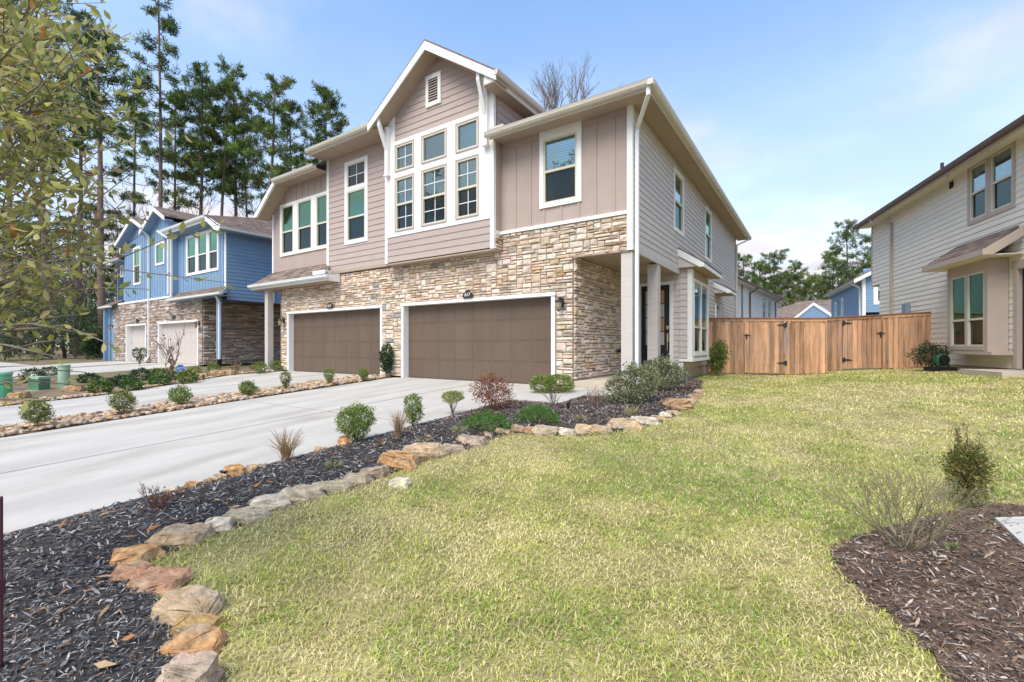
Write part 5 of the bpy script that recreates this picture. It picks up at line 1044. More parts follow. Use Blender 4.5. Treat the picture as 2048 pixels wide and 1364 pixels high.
r = shrub('cleyera_shrub', p, 'upright bronze-green shrub in the brown mulch at right', 'shrub', w_*.9, h*.72, BRZ, 1000, .026, clumps=[(0, 0, .5, .9), (.1, .1, .65, .7), (-.15, 0, .6, .7), (0, 0, .25, .6)], base=.03, shell=.2, wid=.4)
parts = []; sm = MB()
for k in range(7):
    a, q = random.uniform(0, 6.28), random.uniform(.1, .5)*w_*.8; e = Vector((q*math.cos(a), q*math.sin(a), h*random.uniform(.7, 1.0))); sm.tube([(0, 0, .02), e*.5+Vector((0, 0, .03)), e], [.006, .005, .002], 5)
    for t in np.linspace(.45, 1, 9): c = e*t; parts.append(leaf_cloud(9, tuple(c), (.016, .016, .02), .022, BRZ, .1))
V, F, C = merge(parts); link('shoots', tri_mesh('shoots', V, F, C), M_leaf, r); link('shoot_stems', sm.mesh('shoot_stems'), M_twig, r)
# bare twiggy shrubs -------------------------------------------------------
def twigs(mb, p, d, l, r_, depth, rr, spread=.55, n=(2, 3)):
    e = p+d*l; m_ = p+d*l*.5+Vector((rr.uniform(-1,1), rr.uniform(-1,1), rr.uniform(-.3,1)))*l*.07; mb.tube([p, m_, e], [r_, r_*.85, r_*.68], 4 if r_ < .02 else 6)
    if depth <= 0: return
    for _ in range(rr.randint(*n)):
        nd = (d+Vector((rr.uniform(-1,1), rr.uniform(-1,1), rr.uniform(-.35,.9)))*spread).normalized(); twigs(mb, p.lerp(e, rr.uniform(.55, 1)), nd, l*rr.uniform(.55, .85), r_*.62, depth-1, rr, spread, n)
def bare(name, loc, label, cat, h, w_, n, m, seed, rad=.008, depth=3, leaves=None, group=None):
    r = thing(name, label, cat, loc, 0, group); mb = MB(); rr = random.Random(seed)
    for i in range(n):
        a = i*6.28/n+rr.uniform(-.3, .3); s = rr.uniform(.15, 1)*w_/h*.55; d_ = Vector((math.cos(a)*s, math.sin(a)*s, 1)).normalized(); twigs(mb, Vector((rr.uniform(-.02,.02), rr.uniform(-.02,.02), -.02)), d_, h*rr.uniform(.30, .42), rad*rr.uniform(.7, 1.1), depth, rr)
    zz = max(v_[2] for v_ in mb.v); mb.v = [(v_[0]*h/zz, v_[1]*h/zz, v_[2]*h/zz) for v_ in mb.v]; V = np.array(mb.v); link('branches', mb.mesh('branches'), m, r)
    if leaves:
        k = RNG.choice(len(V), leaves[0]); parts = [leaf_cloud(3, tuple(V[i]), (.012,)*3, leaves[1], leaves[2], .1) for i in k if V[i][2] > h*.3]; V2, F2, C2 = merge(parts); link('foliage', tri_mesh('foliage', V2, F2, C2), M_leaf, r)
    return r
M_tan = mat('dry_tan_twig', (.36, .25, .15), .9, .2, 20); M_dk = mat('dark_red_twig', (.17, .09, .07), .9, .2, 20); M_olive = mat('olive_twig', (.23, .20, .12), .9, .2, 20)
p, h, w_ = PX(318, 1030, 958, 90); bare('twiggy_shrub', p, 'small bare reddish shrub in the black mulch near the driveway corner', 'shrub', h*.95, w_, 9, M_dk, 5, .005, 3, (45, .018, RED))
p, h, w_ = PX(1105, 818, 768, 70); bare('twiggy_shrub', p, 'bare grey twiggy shrub right of the junipers', 'shrub', h, w_, 9, M_barkg, 6, .005, 3, group='bare shrubs near the walk')
p, h, w_ = PX(1192, 820, 766, 70); bare('twiggy_shrub', p, 'bare brown upright shrub beside the variegated bush', 'shrub', h, w_*.8, 9, M_twig, 8, .005, 3, (26, .02, BRZ), group='bare shrubs near the walk')
p, h, w_ = PX(1810, 1104, 925, 190); bare('twiggy_shrub', p, 'large bare twiggy shrub standing in the brown mulch at right', 'shrub', h*1.05, w_*1.9, 16, M_olive, 12, .0055, 4, (60, .016, BRZ))
def grass_tuft(loc, label, h, w_, n, pal, cat='grass tuft', name='ornamental_grass', thick=.0022, group=None):
    r = thing(name, label, cat, loc, 0, group); mb = MB(); rr = random.Random(n)
    for i in range(n):
        a = rr.uniform(0, 6.28); s = rr.uniform(.0, 1)**.7*w_*.5; hh = h*rr.uniform(.55, 1); b = (rr.uniform(-.04,.04)*w_*2, rr.uniform(-.04,.04)*w_*2, 0); e = (math.cos(a)*s, math.sin(a)*s, hh); c = pick(pal); k = rr.uniform(.75, 1.2)
        mb.tube([b, (b[0]+e[0]*.25, b[1]+e[1]*.25, hh*.5), (e[0]*.75, e[1]*.75, hh*.85), e], [thick, thick, thick*.8, thick*.3], 3, tuple(v*k for v in c))
    link('blades', mb.mesh('blades'), M_grass, r); return r
DRY = [((.55,.36,.20),4),((.44,.27,.14),3),((.62,.46,.30),2)]; SED = [((.36,.36,.16),4),((.50,.46,.26),3),((.22,.26,.09),3)]
p, h, w_ = PX(572, 926, 855, 84); grass_tuft(p, 'tan dry grass tuft at the driveway edge, nearer the camera', h, w_, 150, DRY, group='tan dry grass tufts')
p, h, w_ = PX(797, 884, 815, 50); grass_tuft(p, 'tan dry grass tuft beside the upright green shrub', h, w_, 110, DRY, group='tan dry grass tufts')
for i, (x, y, t, wd, lab) in enumerate([(665, 946, 922, 50, 'small pale sedge tuft left of the mauve-brown edging stone'), (846, 892, 876, 46, 'small pale sedge tuft behind the biggest tan edging stone'), (918, 872, 852, 46, 'small pale sedge tuft left of the junipers'), (1160, 846, 830, 40, 'small pale sedge tuft right of the junipers'), (1262, 838, 812, 40, 'yellowish sedge tuft below the variegated bush'), (1905, 1110, 1085, 30, 'tiny tan weed in the brown mulch at right')]):
    p, h, w_ = PX(x, y, t, wd); grass_tuft(p, lab, h*1.1, w_, 70, SED, name='sedge_tuft', thick=.0028, group='small sedge tufts')
# island planting by the blue house
il = [(66,768,738,'dark'),(200,790,762,'a'),(178,768,748,'dark'),(245,770,752,'dark'),(264,782,758,'jun'),(222,776,758,'dark'),(282,764,738,'dark'),(318,772,750,'jun'),(320,758,738,'a'),(375,768,742,'a'),(353,762,744,'dark'),(100,752,735,'dark')]
names = ['leftmost', 'second', 'third', 'fourth', 'fifth', 'sixth', 'seventh', 'eighth', 'ninth', 'tenth', 'eleventh', 'rightmost']
for i, (x, y, t, kd) in enumerate(sorted(il)):
    p, h, w_ = PX(x, y, t, 36); shrub('island_shrub', p, f'low dark green shrub in the far planting island, {names[i]}' + (' from left' if 0 < i < 11 else ''), 'shrub', w_*.95, h, {'dark': DGR, 'a': GRN+DGR, 'jun': DGR+JUN[:2]}[kd], 420, .07, group='shrubs in the far planting island', base=.0, stem=False)
for x, y, t, lab in [(427,750,727,'small round green shrub in front of the blue house stone wall'), (521,748,724,'small round green shrub left of the duplex porch post'), (553,743,722,'small round green shrub right of the duplex porch post'), (390,748,734,'yellow-green low shrub before the nearer pale garage door')]:
    p, h, w_ = PX(x, y, t, 23); shrub('boxwood_shrub', p, lab, 'shrub', w_, h, GRN if x != 390 else YEL, 420, .05, base=h*.1)
p, h, w_ = PX(279, 731, 694, 20); shrub('evergreen_shrub', p, 'narrow dark forked shrub in front of the farther pale garage door', 'shrub', w_, h, DGR, 400, .08, clumps=[(-.28, 0, .65, .6), (.3, 0, .65, .6), (0, 0, .25, .4)])
p, h, w_ = PX(342, 768, 632, 90); bare('crepe_myrtle', p, 'slender bare multi-stem sapling in front of the pale garage door', 'tree', h*.95, w_*.9, 5, M_twig, 21, .02, 3, (26, .07, [((.12,.05,.05),3)]))
for x, y, lab in [(470, 748, 'dry tan shrub against the blue house side stone, left'), (508, 746, 'dry tan shrub against the blue house side stone, right')]:
    p, h, w_ = PX(x, y, y-24, 36); bare('twiggy_shrub', p, lab, 'shrub', h, w_, 10, M_tan, x, .012, 3, (50, .05, BRZ))
for x, y, wd, hh in [(410, 757, 44, .18), (436, 752, 40, .22), (456, 751, 30, .2), (382, 762, 34, .15), (150, 786, 40, .2), (40, 800, 44, .2)]:
    p = G(x, y); w_ = wd/FPX*DEP(p); tag(link('flat_boulder', rock_mesh(w_, w_*.6, hh, TONE['rust'], x), M_rock, None, p, .4), {410:'flat brown boulder right of the far island shrubs',436:'brown boulder under the round shrub by the blue house',456:'small brown boulder beside the blue house downspout',382:'thin brown boulder behind the blue yard sign',150:'brown boulder behind the pale green pedestal',40:'brown boulder left of the dark green utility box'}[x], 'boulder')

# ================================================================== SMALL OBJECTS
def pathlight(px, py, t, lab):
    p, h, _ = PX(px, py, t, 10); r = thing('path_light', lab, 'light', p, 0, 'black bed spotlights'); link('stake', MB().lathe([(.012, -.05), (.012, h*.5), (.0, h*.5)], 0, 0, 8).mesh('stake'), M_iron, r)
    link('lamp_head', MB().lathe([(.020, h*.45), (.026, h*.55), (.030, h*.95), (.042, h*.97), (.042, h*1.04), (.0, h*1.0)], 0, 0, 14).mesh('lamp_head'), M_iron, r)
pathlight(448, 960, 942, 'black spotlight stub beside the driveway stones'); pathlight(1136, 824, 806, 'black spotlight stub right of the junipers'); pathlight(407, 762, 750, 'tiny black spotlight at the far island tip')
p, h, w_ = PX(128, 778, 729, 19)
r = thing('utility_pedestal', 'tall pale green cylindrical utility pedestal in the far island', 'pedestal', p); link('post', MB().lathe([(w_*.48, -.05), (w_*.48, h*.94), (0, h*.94)], 0, 0, 20).mesh('post', False), M_util, r); link('cap', MB().lathe([(w_*.52, h*.93), (w_*.54, h*.98), (w_*.40, h*1.0), (0, h*1.0)], 0, 0, 20).mesh('cap'), M_util, r); link('base', MB().lathe([(w_*.66, -.02), (w_*.60, .06), (0, .06)], 0, 0, 20).mesh('base'), M_util, r)
p, h, w_ = PX(78, 783, 753, 30)
r = thing('utility_box', 'squat dark green utility box left of the pale pedestal', 'utility box', p, .5); bx('body', r, M_utild, -w_*.4, w_*.4, -w_*.35, w_*.35, -.05, h*.85); bx('lid', r, M_util, -w_*.44, w_*.44, -w_*.39, w_*.39, h*.85, h); bx('plinth', r, M_util, -w_*.47, w_*.47, -w_*.42, w_*.42, -.05, .05)
p, h, w_ = PX(4, 800, 742, 34)
r = thing('utility_pedestal', 'bright green utility pedestal cut by the left frame edge', 'pedestal', p); link('post', MB().lathe([(w_*.42, -.05), (w_*.42, h*.9), (0, h*.9)], 0, 0, 18).mesh('post'), mat('bright_green_plastic', (.10, .42, .24), .5, .05, 4), r); link('cap', MB().lathe([(w_*.46, h*.89), (w_*.46, h*.96), (w_*.3, h), (0, h)], 0, 0, 18).mesh('cap'), M_util, r)
p, h, w_ = PX(361, 767, 727, 15)
r = thing('yard_sign', 'small blue and white octagonal security yard sign on a stake', 'sign', p, R(YAW+20)); bx('stake', r, M_white, -.015, .015, -.01, .01, -.05, h*.5)
oc = lambda k, y: [(math.cos(R(22.5+45*i))*k, y, h*.74+math.sin(R(22.5+45*i))*k*1.1) for i in range(8)]
link('border', MB().prism(oc(w_*.58, -.012), (0, .014, 0)).mesh('border'), M_white, r); link('face', MB().prism(oc(w_*.52, -.018), (0, .005, 0)).mesh('face'), M_signb, r); t = link('lettering', text_mesh('ADT', w_*.42, .002), M_white, r, (0, -.021, h*.76)); t.rotation_euler = (R(90), 0, 0)
bx('strip', r, M_white, -w_*.34, w_*.34, -.022, -.018, h*.74-w_*.30, h*.74-w_*.24)
# hose cart by the greige house
p, h, w_ = PX(1880, 742, 690, 34)
r = thing('hose_reel_cart', 'black hose reel cart beside the greige house wall', 'hose reel', p, R(YAW)); link('frame', MB().tube([(-.22, 0, .05), (-.22, .05, .75), (.22, .05, .75), (.22, 0, .05)], .018, 6).tube([(.22, .05, .7), (.16, 0, .4), (.2, -.1, .1)], .015).mesh('frame'), M_hose, r); rl = MB()
for k in range(7): rl.tube([(math.cos(a)*.17*(1+.02*(k % 2)), -.12+k*.035, .32+math.sin(a)*.17) for a in np.linspace(0, 6.28, 17)], .018, 5)
link('hose', rl.mesh('hose'), mat('green_hose', (.04, .13, .07), .5, .1, 9), r); link('drum', MB().tube([(0, -.16, .32), (0, .16, .32)], .13, 14).mesh('drum'), M_hose, r); bx('base_tray', r, M_hose, -.30, .30, -.2, .2, .0, .12)
p = G(2047, 1075); q = [G(*s)[:2] for s in [(1990, 1052), (2060, 1120), (2160, 1150), (2160, 1046)]]
tag(link('stepping_slab', MB().prism([(x, y, float(gz(x, y))+.06) for x, y in q][::-1], (0, 0, -.08)).mesh('stepping_slab'), M_conc), 'pale concrete slab corner at the right edge of the brown mulch', 'slab')

# ================================================================== TREES
PINE = [((.085,.145,.035),4),((.13,.20,.045),4),((.20,.27,.065),2.5),((.05,.085,.028),3),((.16,.16,.06),1.2)]
def needles(P, D, n, ln, pal, wd=.055):
    """tufts of long needles round twig ends P with main direction D"""
    m = len(P); Pn = np.repeat(P, n, 0); Dn = np.repeat(D, n, 0); k = m*n
    u = Dn*.55+RNG.normal(0, .62, (k, 3)); u[:,2] += .22; u /= np.linalg.norm(u, axis=1)[:,None]; v = np.cross(u, RNG.normal(size=(k, 3))); v /= np.linalg.norm(v, axis=1)[:,None]
    L_ = ln*RNG.uniform(.6, 1.2, k); b = Pn+RNG.normal(0, ln*.28, (k, 3)); w_ = v*(wd*RNG.uniform(.6, 1.2, k))[:,None]
    V = np.stack([b-w_*.35, b+w_*.35, b+u*(L_*.6)[:,None]+w_, b+u*L_[:,None]-w_*.2], 1).reshape(-1, 3); F = (np.arange(k)[:,None,None]*4+np.array([[0,1,2],[0,2,3]])[None]).reshape(-1, 3)
    C = np.array([p[0] for p in pal])[RNG.choice(len(pal), m, p=np.array([p[1] for p in pal])/sum(p[1] for p in pal))]; C = np.repeat(C, n, 0)*RNG.uniform(.7, 1.3, (k, 1)); return V, F, np.repeat(C, 4, 0)
def pine_meshes(h, seed, crown=.42, spread=3.0, r0=.27, nb=26, dens=1.0):
    rr = random.Random(seed); mb = MB(); pts = []; lean = Vector((rr.uniform(-.04,.04), rr.uniform(-.04,.04), 0))
    sw = [rr.uniform(0, 6.28) for _ in range(2)]
    ax = lambda t: Vector((lean.x*h*t+.22*math.sin(t*5+sw[0])*t, lean.y*h*t+.22*math.cos(t*4.3+sw[1])*t, h*t))
    mb.tube([ax(t) for t in np.linspace(0, 1, 14)], [r0*(1-.82*t)+.012 for t in np.linspace(0, 1, 14)], 8)
    P, D = [], []; z0 = 1-crown
    for i in range(nb):
        t = z0+(1-z0)*(i+.5)/nb+rr.uniform(-.02, .02); q = (t-z0)/(1-z0); L_ = spread*(1.0-.55*max(0, q-.4)/.6)*rr.uniform(.45, 1.2)*(.6 if q < .12 else 1); a = i*2.4+rr.uniform(-.5, .5)
        d = Vector((math.cos(a), math.sin(a), rr.uniform(-.02, .38)+.5*q*q)).normalized(); s = ax(min(t, .99)); e = s+d*L_; m_ = s+d*L_*.5+Vector((0, 0, -.06*L_)); e.z += .08*L_
        mb.tube([s, m_, e], [.07*(1-.6*q)*r0/.27, .045*(1-.5*q), .015], 5)
        for _ in range(max(3, int(L_*5.2*dens))):
            f = rr.uniform(.42, 1.03); c = s.lerp(e, f)+Vector((rr.gauss(0, .42), rr.gauss(0, .42), rr.gauss(.08, .16)))*min(1.2, L_*.5); P.append(c); D.append((d+Vector((rr.gauss(0, .5), rr.gauss(0, .5), rr.gauss(.25, .3)))).normalized())
            if rr.random() < .6: mb.tube([s.lerp(e, max(.3, f-.25)), c], [.016, .007], 3)
    for k in range(6): P.append(ax(.985)+Vector((rr.gauss(0,.25), rr.gauss(0,.25), rr.gauss(0,.3)))); D.append(Vector((rr.gauss(0,.4), rr.gauss(0,.4), 1)).normalized())
    for k in range(5):                                # dead stubs on the bare trunk
        t = rr.uniform(.25, z0); a = rr.uniform(0, 6.28); s = ax(t); mb.tube([s, s+Vector((math.cos(a), math.sin(a), rr.uniform(-.2, .5)))*rr.uniform(.4, 1.6)], [.03, .008], 4)
    V, F, C = needles(np.array([p[:] for p in P]), np.array([d[:] for d in D]), 30, .46, PINE)
    return mb.mesh('trunk', True), tri_mesh('crown', V, F, C)
def pine(px, dep, ytop, seed, label, group, crown=.42, spread=3.0, nb=26, r0=.27, dens=1.0):
    p = AT(px, dep); h = (HYP-ytop)/FPX*dep+CAM[2]-p[2]; r = thing('pine_tree', label, 'pine tree', p, seed, group); t, c = pine_meshes(h, seed, crown, spread, r0, nb, dens); link('trunk', t, M_bark, r); link('crown', c, M_needle, r); return r
gp = 'tall pines behind the blue house'
PL = [(207,37,60,1,.36,2.4,.30,'pine with the thick reddish trunk beside the blue house left end'),
 (318,46,-60,2,.50,2.6,.26,'tallest thin pine reaching the top of the frame, above the left gable'),
 (352,54,196,3,.45,2.4,.22,'short pine between the thin tall pine and the broad-crowned one'),
 (388,50,132,4,.48,3.6,.27,'broad-crowned pine above the nearer blue gable'),
 (404,56,185,5,.38,2.8,.22,'thin pine just right of the broad-crowned pine'),
 (436,51,168,6,.40,2.6,.24,'straight pine above the blue house clipped gable'),
 (480,54,150,7,.46,3.6,.27,'wide pine above the middle of the blue house roof'),
 (508,60,215,8,.42,2.6,.20,'low pine showing behind the blue roof ridge'),
 (538,47,158,9,.42,3.2,.28,'stout pine just left of the duplex eave'),
 (585,56,210,10,.42,2.6,.22,'small pine peeping over the left duplex eave'),
 (645,50,186,11,.30,2.7,.24,'round-topped pine above the left duplex roof, rightmost of the group'),
 (266,58,150,12,.5,2.6,.22,'pine between the reddish trunk and the thin tall pine'),
 (160,47,20,13,.5,2.8,.26,'pine behind the oak leaves, right of centre'),
 (100,43,-20,14,.5,2.8,.27,'pine behind the middle of the oak leaves'),
 (58,50,60,15,.5,2.8,.26,'pine with dark trunk behind the left part of the oak'),
 (15,42,10,16,.5,2.8,.27,'pine at the far left edge behind the oak')]
PL += [(30,52,430,71,.85,2.8,.15,'young full pine at the far left, low behind the oak'),(86,54,405,72,.85,2.8,.15,'young full pine low behind the middle of the oak'),(142,52,445,73,.85,2.8,.15,'young full pine low behind the leafless grey tree'),(188,56,415,74,.85,2.6,.15,'young full pine just left of the reddish pine trunk'),(238,57,425,75,.85,2.6,.15,'young full pine showing beside the farther blue gable')]
for px, dep, yt, sd_, cw_, sp, r0, lab in PL: pine(px, dep, yt, sd_, lab, gp, cw_, sp, 30, r0)
gp = 'pines beyond the fence'
for px, dep, yt, sd_, cw_, sp, lab in [(1705,78,455,31,.62,4.6,'tall sparse pine touching the greige house eave'),(1745,84,470,41,.6,4.2,'pine half hidden by the greige house corner'),(1668,88,520,32,.8,4.6,'bushy pine left of the sparse tall pine'),(1730,80,535,33,.85,4.6,'bushy low pine behind the far blue roof'),(1548,92,508,34,.6,4.2,'pine with pointed top above the white house'),(1520,96,528,35,.7,4.4,'pine left of the pointed one above the white house'),(1582,94,532,36,.7,4.6,'pine right of the pointed one'),(1490,90,518,37,.6,4.0,'pine by the duplex rear corner'),(1620,105,556,38,.8,5.0,'low pine in the middle of the fence gap'),(1645,110,562,39,.8,5.0,'lowest pine right of the middle of the gap'),(1600,108,560,40,.8,5.0,'low pine left of the middle of the gap'),(1560,115,560,42,.85,5.2,'low pine behind the white house gutter')]:
    pine(px, dep, yt, sd_, lab, gp, cw_, sp, 34, .26, .8)
def bare_tree(px, dep, ytop, seed, label, w_=.5, group=None, m=None, n0=3, depth=6, rad=.16, base=.35, sp=.48):
    p = AT(px, dep); h = (HYP-ytop)/FPX*dep+CAM[2]-p[2]; r = thing('bare_tree', label, 'tree', p, seed, group); mb = MB(); rr = random.Random(seed)
    top = Vector((rr.uniform(-.3,.3), rr.uniform(-.3,.3), h*base)); mb.tube([(0, 0, -.1), top*.5, top], [rad, rad*.9, rad*.75], 8)
    link('trunk', mb.mesh('trunk', True), m or M_barkg, r); mb = MB()
    for i in range(n0):
        a = i*6.28/n0+rr.uniform(-.4, .4); twigs(mb, top, Vector((math.cos(a)*w_, math.sin(a)*w_, 1)).normalized(), h*(1-base)*.33, rad*.6, depth, rr, sp, (2, 3))
    zz = max(v_[2] for v_ in mb.v); s_ = (h-top.z)/(zz-top.z); mb.v = [tuple(top+(Vector(v_)-top)*s_) for v_ in mb.v]; link('branches', mb.mesh('branches'), m or M_barkg, r); return r
bare_tree(1124, 42, 98, 9, 'leafless tree rising behind the duplex roof', .26, None, None, 6, 6, .17, .62, .42)
for px, dep, yt, sd_, lab in [(1590,72,585,51,'grey leafless tree above the long brown roof'),(1640,76,575,52,'grey leafless tree left of the far blue house'),(1540,74,575,53,'grey leafless tree over the white house'),(1615,80,600,54,'small grey leafless tree in the middle of the gap'),(1565,70,600,55,'small grey leafless tree right of the white house')]:
    bare_tree(px, dep, yt, sd_, lab, .5, 'leafless trees beyond the fence', None, 4, 4, .14, .3)
for px, dep, yt, sd_, lab in [(175,40,470,61,'leafless grey tree left of the reddish pine trunk'),(130,38,520,62,'leafless leaning tree in the left thicket'),(90,42,500,63,'leafless tree behind the left thicket'),(235,44,440,64,'leafless tree just behind the blue house left gable'),(330,52,330,65,'leafless tree behind the blue twin gables'),(560,56,330,66,'leafless tree left of the duplex eave')]:
    bare_tree(px, dep, yt, sd_, lab, .6, 'leafless trees on the left', M_barkg if sd_ != 62 else M_bark, 4, 4, .13, .35)
# thicket at the far left
def bush(px, dep, ytop, wpx, pal, label, n=1500, ls=.28, group='bushes in the left thicket'):
    p = AT(px, dep); h = (HYP-ytop)/FPX*dep+CAM[2]-p[2]; w_ = wpx/FPX*dep; r = thing('thicket_bush', label, 'bush', p, 0, group)
    parts = [leaf_cloud(n//4, (random.uniform(-.3,.3)*w_, random.uniform(-.3,.3)*w_, h*random.uniform(.35, .65)), (w_*.36, w_*.36, h*.42), ls, pal, .2, wid=.28, jit=.5) for _ in range(5)]
    V, F, C = merge(parts); link('foliage', tri_mesh('foliage', V, F, C), M_leaf, r); link('stems', stems(MB(), h*.8, 0, 12, w_*.35, px, rad=.04).mesh('stems'), M_barkg, r)
BSH = [((.06,.10,.035),4),((.10,.14,.05),3),((.035,.06,.025),3)]; BRW = [((.20,.16,.10),3),((.14,.12,.07),3),((.10,.12,.05),2)]
for a in [(150,36,580,110,BSH,'large green thicket bush left of the blue house'),(70,34,610,120,BSH,'wide green bush in the left thicket'),(10,35,560,110,BSH,'green bush at the left frame edge'),(185,39,610,60,BRW,'brown brush beside the reddish pine trunk'),(105,41,540,120,BRW,'tall brown brush behind the green bushes'),(40,44,520,130,BRW,'tall brown brush at far left'),(200,34,660,44,BSH,'small green bush at the foot of the reddish pine'),(60,47,470,150,BSH,'tallest dark green brush at the back of the left thicket'),(150,46,500,120,BSH,'dark green brush behind the leafless grey tree'),(228,42,560,50,BSH,'dark brush between the pine and the blue house corner')]: bush(*a)
# far wood closing the horizon
parts = []; tm = MB()
for k in range(220):
    a = R(random.uniform(-75, 75)+YAW*0); dd = random.uniform(125, 170); x, y = CAM[0]+math.sin(a-R(YAW))*dd, CAM[1]+math.cos(a-R(YAW))*dd; h = random.uniform(12, 21); parts.append(leaf_cloud(110, (x, y, h*.5), (3.4, 3.4, h*.5), 1.25, PINE if random.random() < .6 else BRW, .1, wid=.35, jit=.6))
V, F, C = merge(parts); link('distant_wood', tri_mesh('distant_wood', V, F, C), M_needle, kind='stuff')

# wood across the street, behind the camera: it shows only in the window panes
parts = []
for k in range(15):
    x = -34+k*4.6+random.uniform(-1.5, 1.5); y = random.uniform(-44, -32); h = random.uniform(17, 25)
    for j in range(9): q = random.uniform(.35, 1); parts.append(leaf_cloud(70, (x+random.gauss(0, 1.5), y+random.gauss(0, 1.5), h*q-.6), (1.5, 1.5, 1.1), .7, PINE, .1, wid=.3))
    V, F, C = leaf_cloud(1, (x, y, 0), (.1, .1, .1), .1, PINE)
    tv = np.array([(x-.2, y, -.6), (x+.2, y, -.6), (x, y+.3, -.6), (x, y, h*.95)]); parts.append((tv, np.array([[0, 1, 3], [1, 2, 3], [2, 0, 3]]), np.tile([[.13, .09, .07]], (4, 1))))
V, F, C = merge(parts); link('wood_across_street', tri_mesh('wood_across_street', V, F, C), M_needle, kind='stuff')

# ------------------------------------------------------------------ foreground oak at the left edge
def CP(px, py, dep): d = ray(px, py); return Vector(CAM)+Vector(d)*dep
OK = [((.34,.34,.09),5),((.44,.43,.14),4),((.24,.26,.07),3),((.52,.47,.22),2.5),((.42,.20,.06),.5),((.48,.33,.17),.6)]
base = AT(-190, 2.35); oak = thing('oak_tree', 'leafy olive-green young oak at the left edge of the frame', 'tree', base); bo_ = Vector(base)
wd = MB(); lv = []; rr = random.Random(11)
tk = [bo_+Vector((.04*math.sin(k*1.3), .04*math.cos(k*1.7), .36*k)) for k in range(12)]
wd.tube([tuple(p-bo_) for p in tk], [.055*(1-.06*k) for k in range(12)], 9)
def leafy(path, n, r_):
    """leaves along a twig path, alternate, folded along the midrib"""
    for i in range(n):
        t = (i+rr.uniform(.2, .8))/n; t = .22+.80*t; f = min(t, .999)*(len(path)-1); j = int(f); p = path[j].lerp(path[j+1], f-j); d = (path[j+1]-path[j]).normalized()
        sd_ = (d.cross(Vector((rr.gauss(0,1), rr.gauss(0,1), rr.gauss(0,1))))).normalized(); u = (d*.55+sd_*.9+Vector((0, 0, rr.uniform(-.35, .25)))).normalized(); lv.append((p+sd_*r_, u, rr.uniform(.034, .066)))
def branch(s, e, n, r_, sub=3):
    mid1 = s.lerp(e, .35)+Vector((rr.gauss(0,.05), rr.gauss(0,.05), rr.gauss(.06,.05))); mid2 = s.lerp(e, .7)+Vector((rr.gauss(0,.05), rr.gauss(0,.05), rr.gauss(.05,.05))); path = [s, mid1, mid2, e]
    wd.tube([tuple(p-bo_) for p in path], [r_, r_*.75, r_*.5, r_*.22], 6); leafy(path[1:], n, .004)
    for _ in range(sub):
        f = rr.uniform(.35, .95); q = s.lerp(e, f); d = (e-s).normalized(); l = (e-s).length*rr.uniform(.18, .34); t = q+(d*.6+Vector((rr.gauss(0,.6), rr.gauss(0,.6), rr.gauss(.05,.5)))).normalized()*l
        pth = [q, q.lerp(t, .5)+Vector((0, 0, rr.gauss(.015, .015))), t]; wd.tube([tuple(p-bo_) for p in pth], [r_*.4, r_*.3, r_*.15], 4); leafy(pth, max(4, int(n*.55)), .003)
ends = []
for y0, y1, xm, n in [(-120, 60, 210, 17), (40, 200, 245, 16), (170, 330, 230, 13), (300, 450, 195, 10), (430, 560, 140, 6)]:
    for k in range(n): ends.append(((-.15+1.15*rr.random()**1.35)*xm, rr.uniform(y0, y1), rr.uniform(1.75, 3.0)))
ends += [(262, 505, 2.1), (240, 430, 2.3), (270, 380, 2.4), (205, 490, 2.2), (285, 330, 2.6)]
for x, y, dp in ends:
    e = CP(x, y, dp); z0 = min(max(.9, e.z-rr.uniform(.3, 1.0)), 3.7); k = (z0-bo_.z)/.36; j = min(int(k), 10); s = tk[j].lerp(tk[j+1], k-j); branch(s, e, 20, .007, 5)
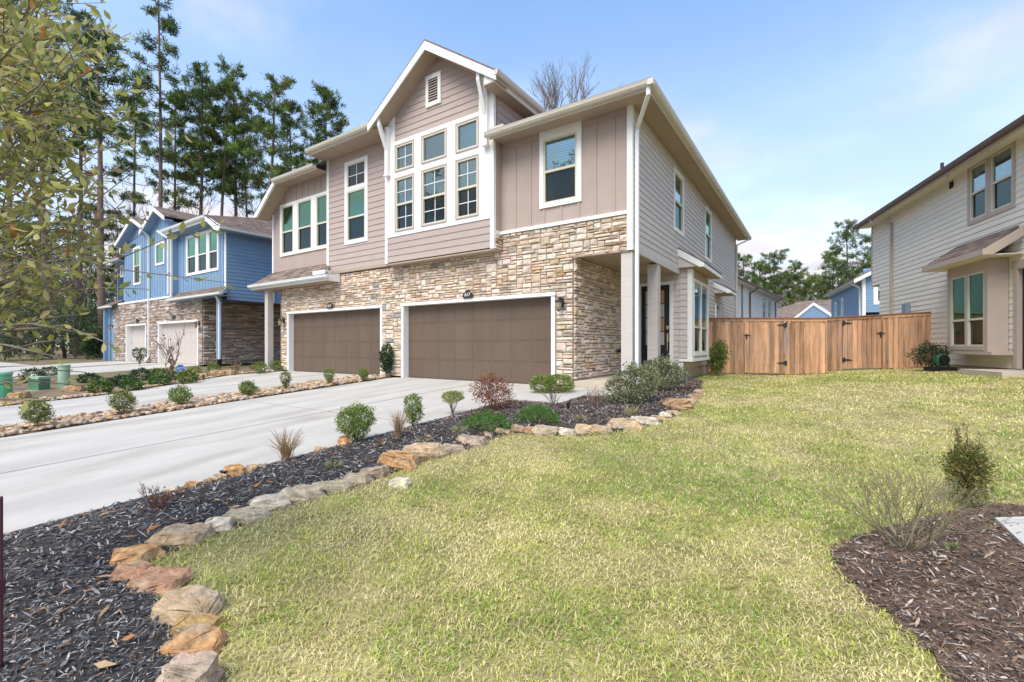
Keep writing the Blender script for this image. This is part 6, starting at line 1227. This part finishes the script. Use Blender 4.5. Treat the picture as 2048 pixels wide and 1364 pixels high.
for x, y, dp, n, sub in [(225, 690, 1.9, 10, 3), (120, 715, 2.0, 9, 2), (195, 672, 2.1, 8, 2), (85, 800, 1.75, 9, 2), (40, 770, 1.9, 6, 2), (60, 590, 2.2, 9, 3), (20, 660, 2.0, 8, 3), (130, 560, 2.3, 8, 2)]:
    e = CP(x, y, dp); z0 = max(.62, min(e.z+.05, 1.2)); k = (z0-bo_.z)/.36; j = int(k); branch(tk[j].lerp(tk[j+1], k-j), e, n, .011, sub)
n = len(lv); P = np.array([a[0][:] for a in lv])-np.array(bo_[:]); u = np.array([a[1][:] for a in lv]); L_ = np.array([a[2] for a in lv]); v = np.cross(u, np.array([0, 0, 1.])+RNG.normal(0, .5, (n, 3))); v /= np.linalg.norm(v, axis=1)[:,None]; w_ = np.cross(u, v)
s = lambda a, b, c: P+u*(L_*a)[:,None]+v*(L_*b)[:,None]+w_*(L_*c)[:,None]
V = np.stack([s(0,0,0), s(.25,.15,.05), s(.25,-.15,.05), s(.62,.21,.06), s(.62,-.21,.06), s(1,0,-.06), s(.3,0,0), s(.65,0,-.01)], 1).reshape(-1, 3)
F = (np.arange(n)[:,None,None]*8+np.array([[0,6,1],[0,2,6],[1,6,7],[1,7,3],[6,2,4],[6,4,7],[3,7,5],[7,4,5]])[None]).reshape(-1, 3)
C = np.array([p[0] for p in OK])[RNG.choice(len(OK), n, p=np.array([p[1] for p in OK])/sum(p[1] for p in OK))]*RNG.uniform(.75, 1.25, (n, 1))
link('branches', wd.mesh('branches', True), M_barkg, oak); link('leaves', tri_mesh('leaves', V, F, np.repeat(C, 8, 0)), M_oak, oak)
sp_ = G(4, 1363); sp_ = CP(3, 1330, DEP(sp_)); tag(link('tree_stake', MB().lathe([(.006, 0), (.006, .82), (.0, .83)], 0, 0, 8).box(-.012, .012, -.012, .012, .40, .47).mesh('tree_stake'), mat('dark_maroon_stake', (.07, .02, .03), .6, .1, 9), None, (sp_.x-.006, sp_.y, float(gz(sp_.x, sp_.y))-.02)), 'thin dark stake at the left frame edge in black mulch', 'stake')
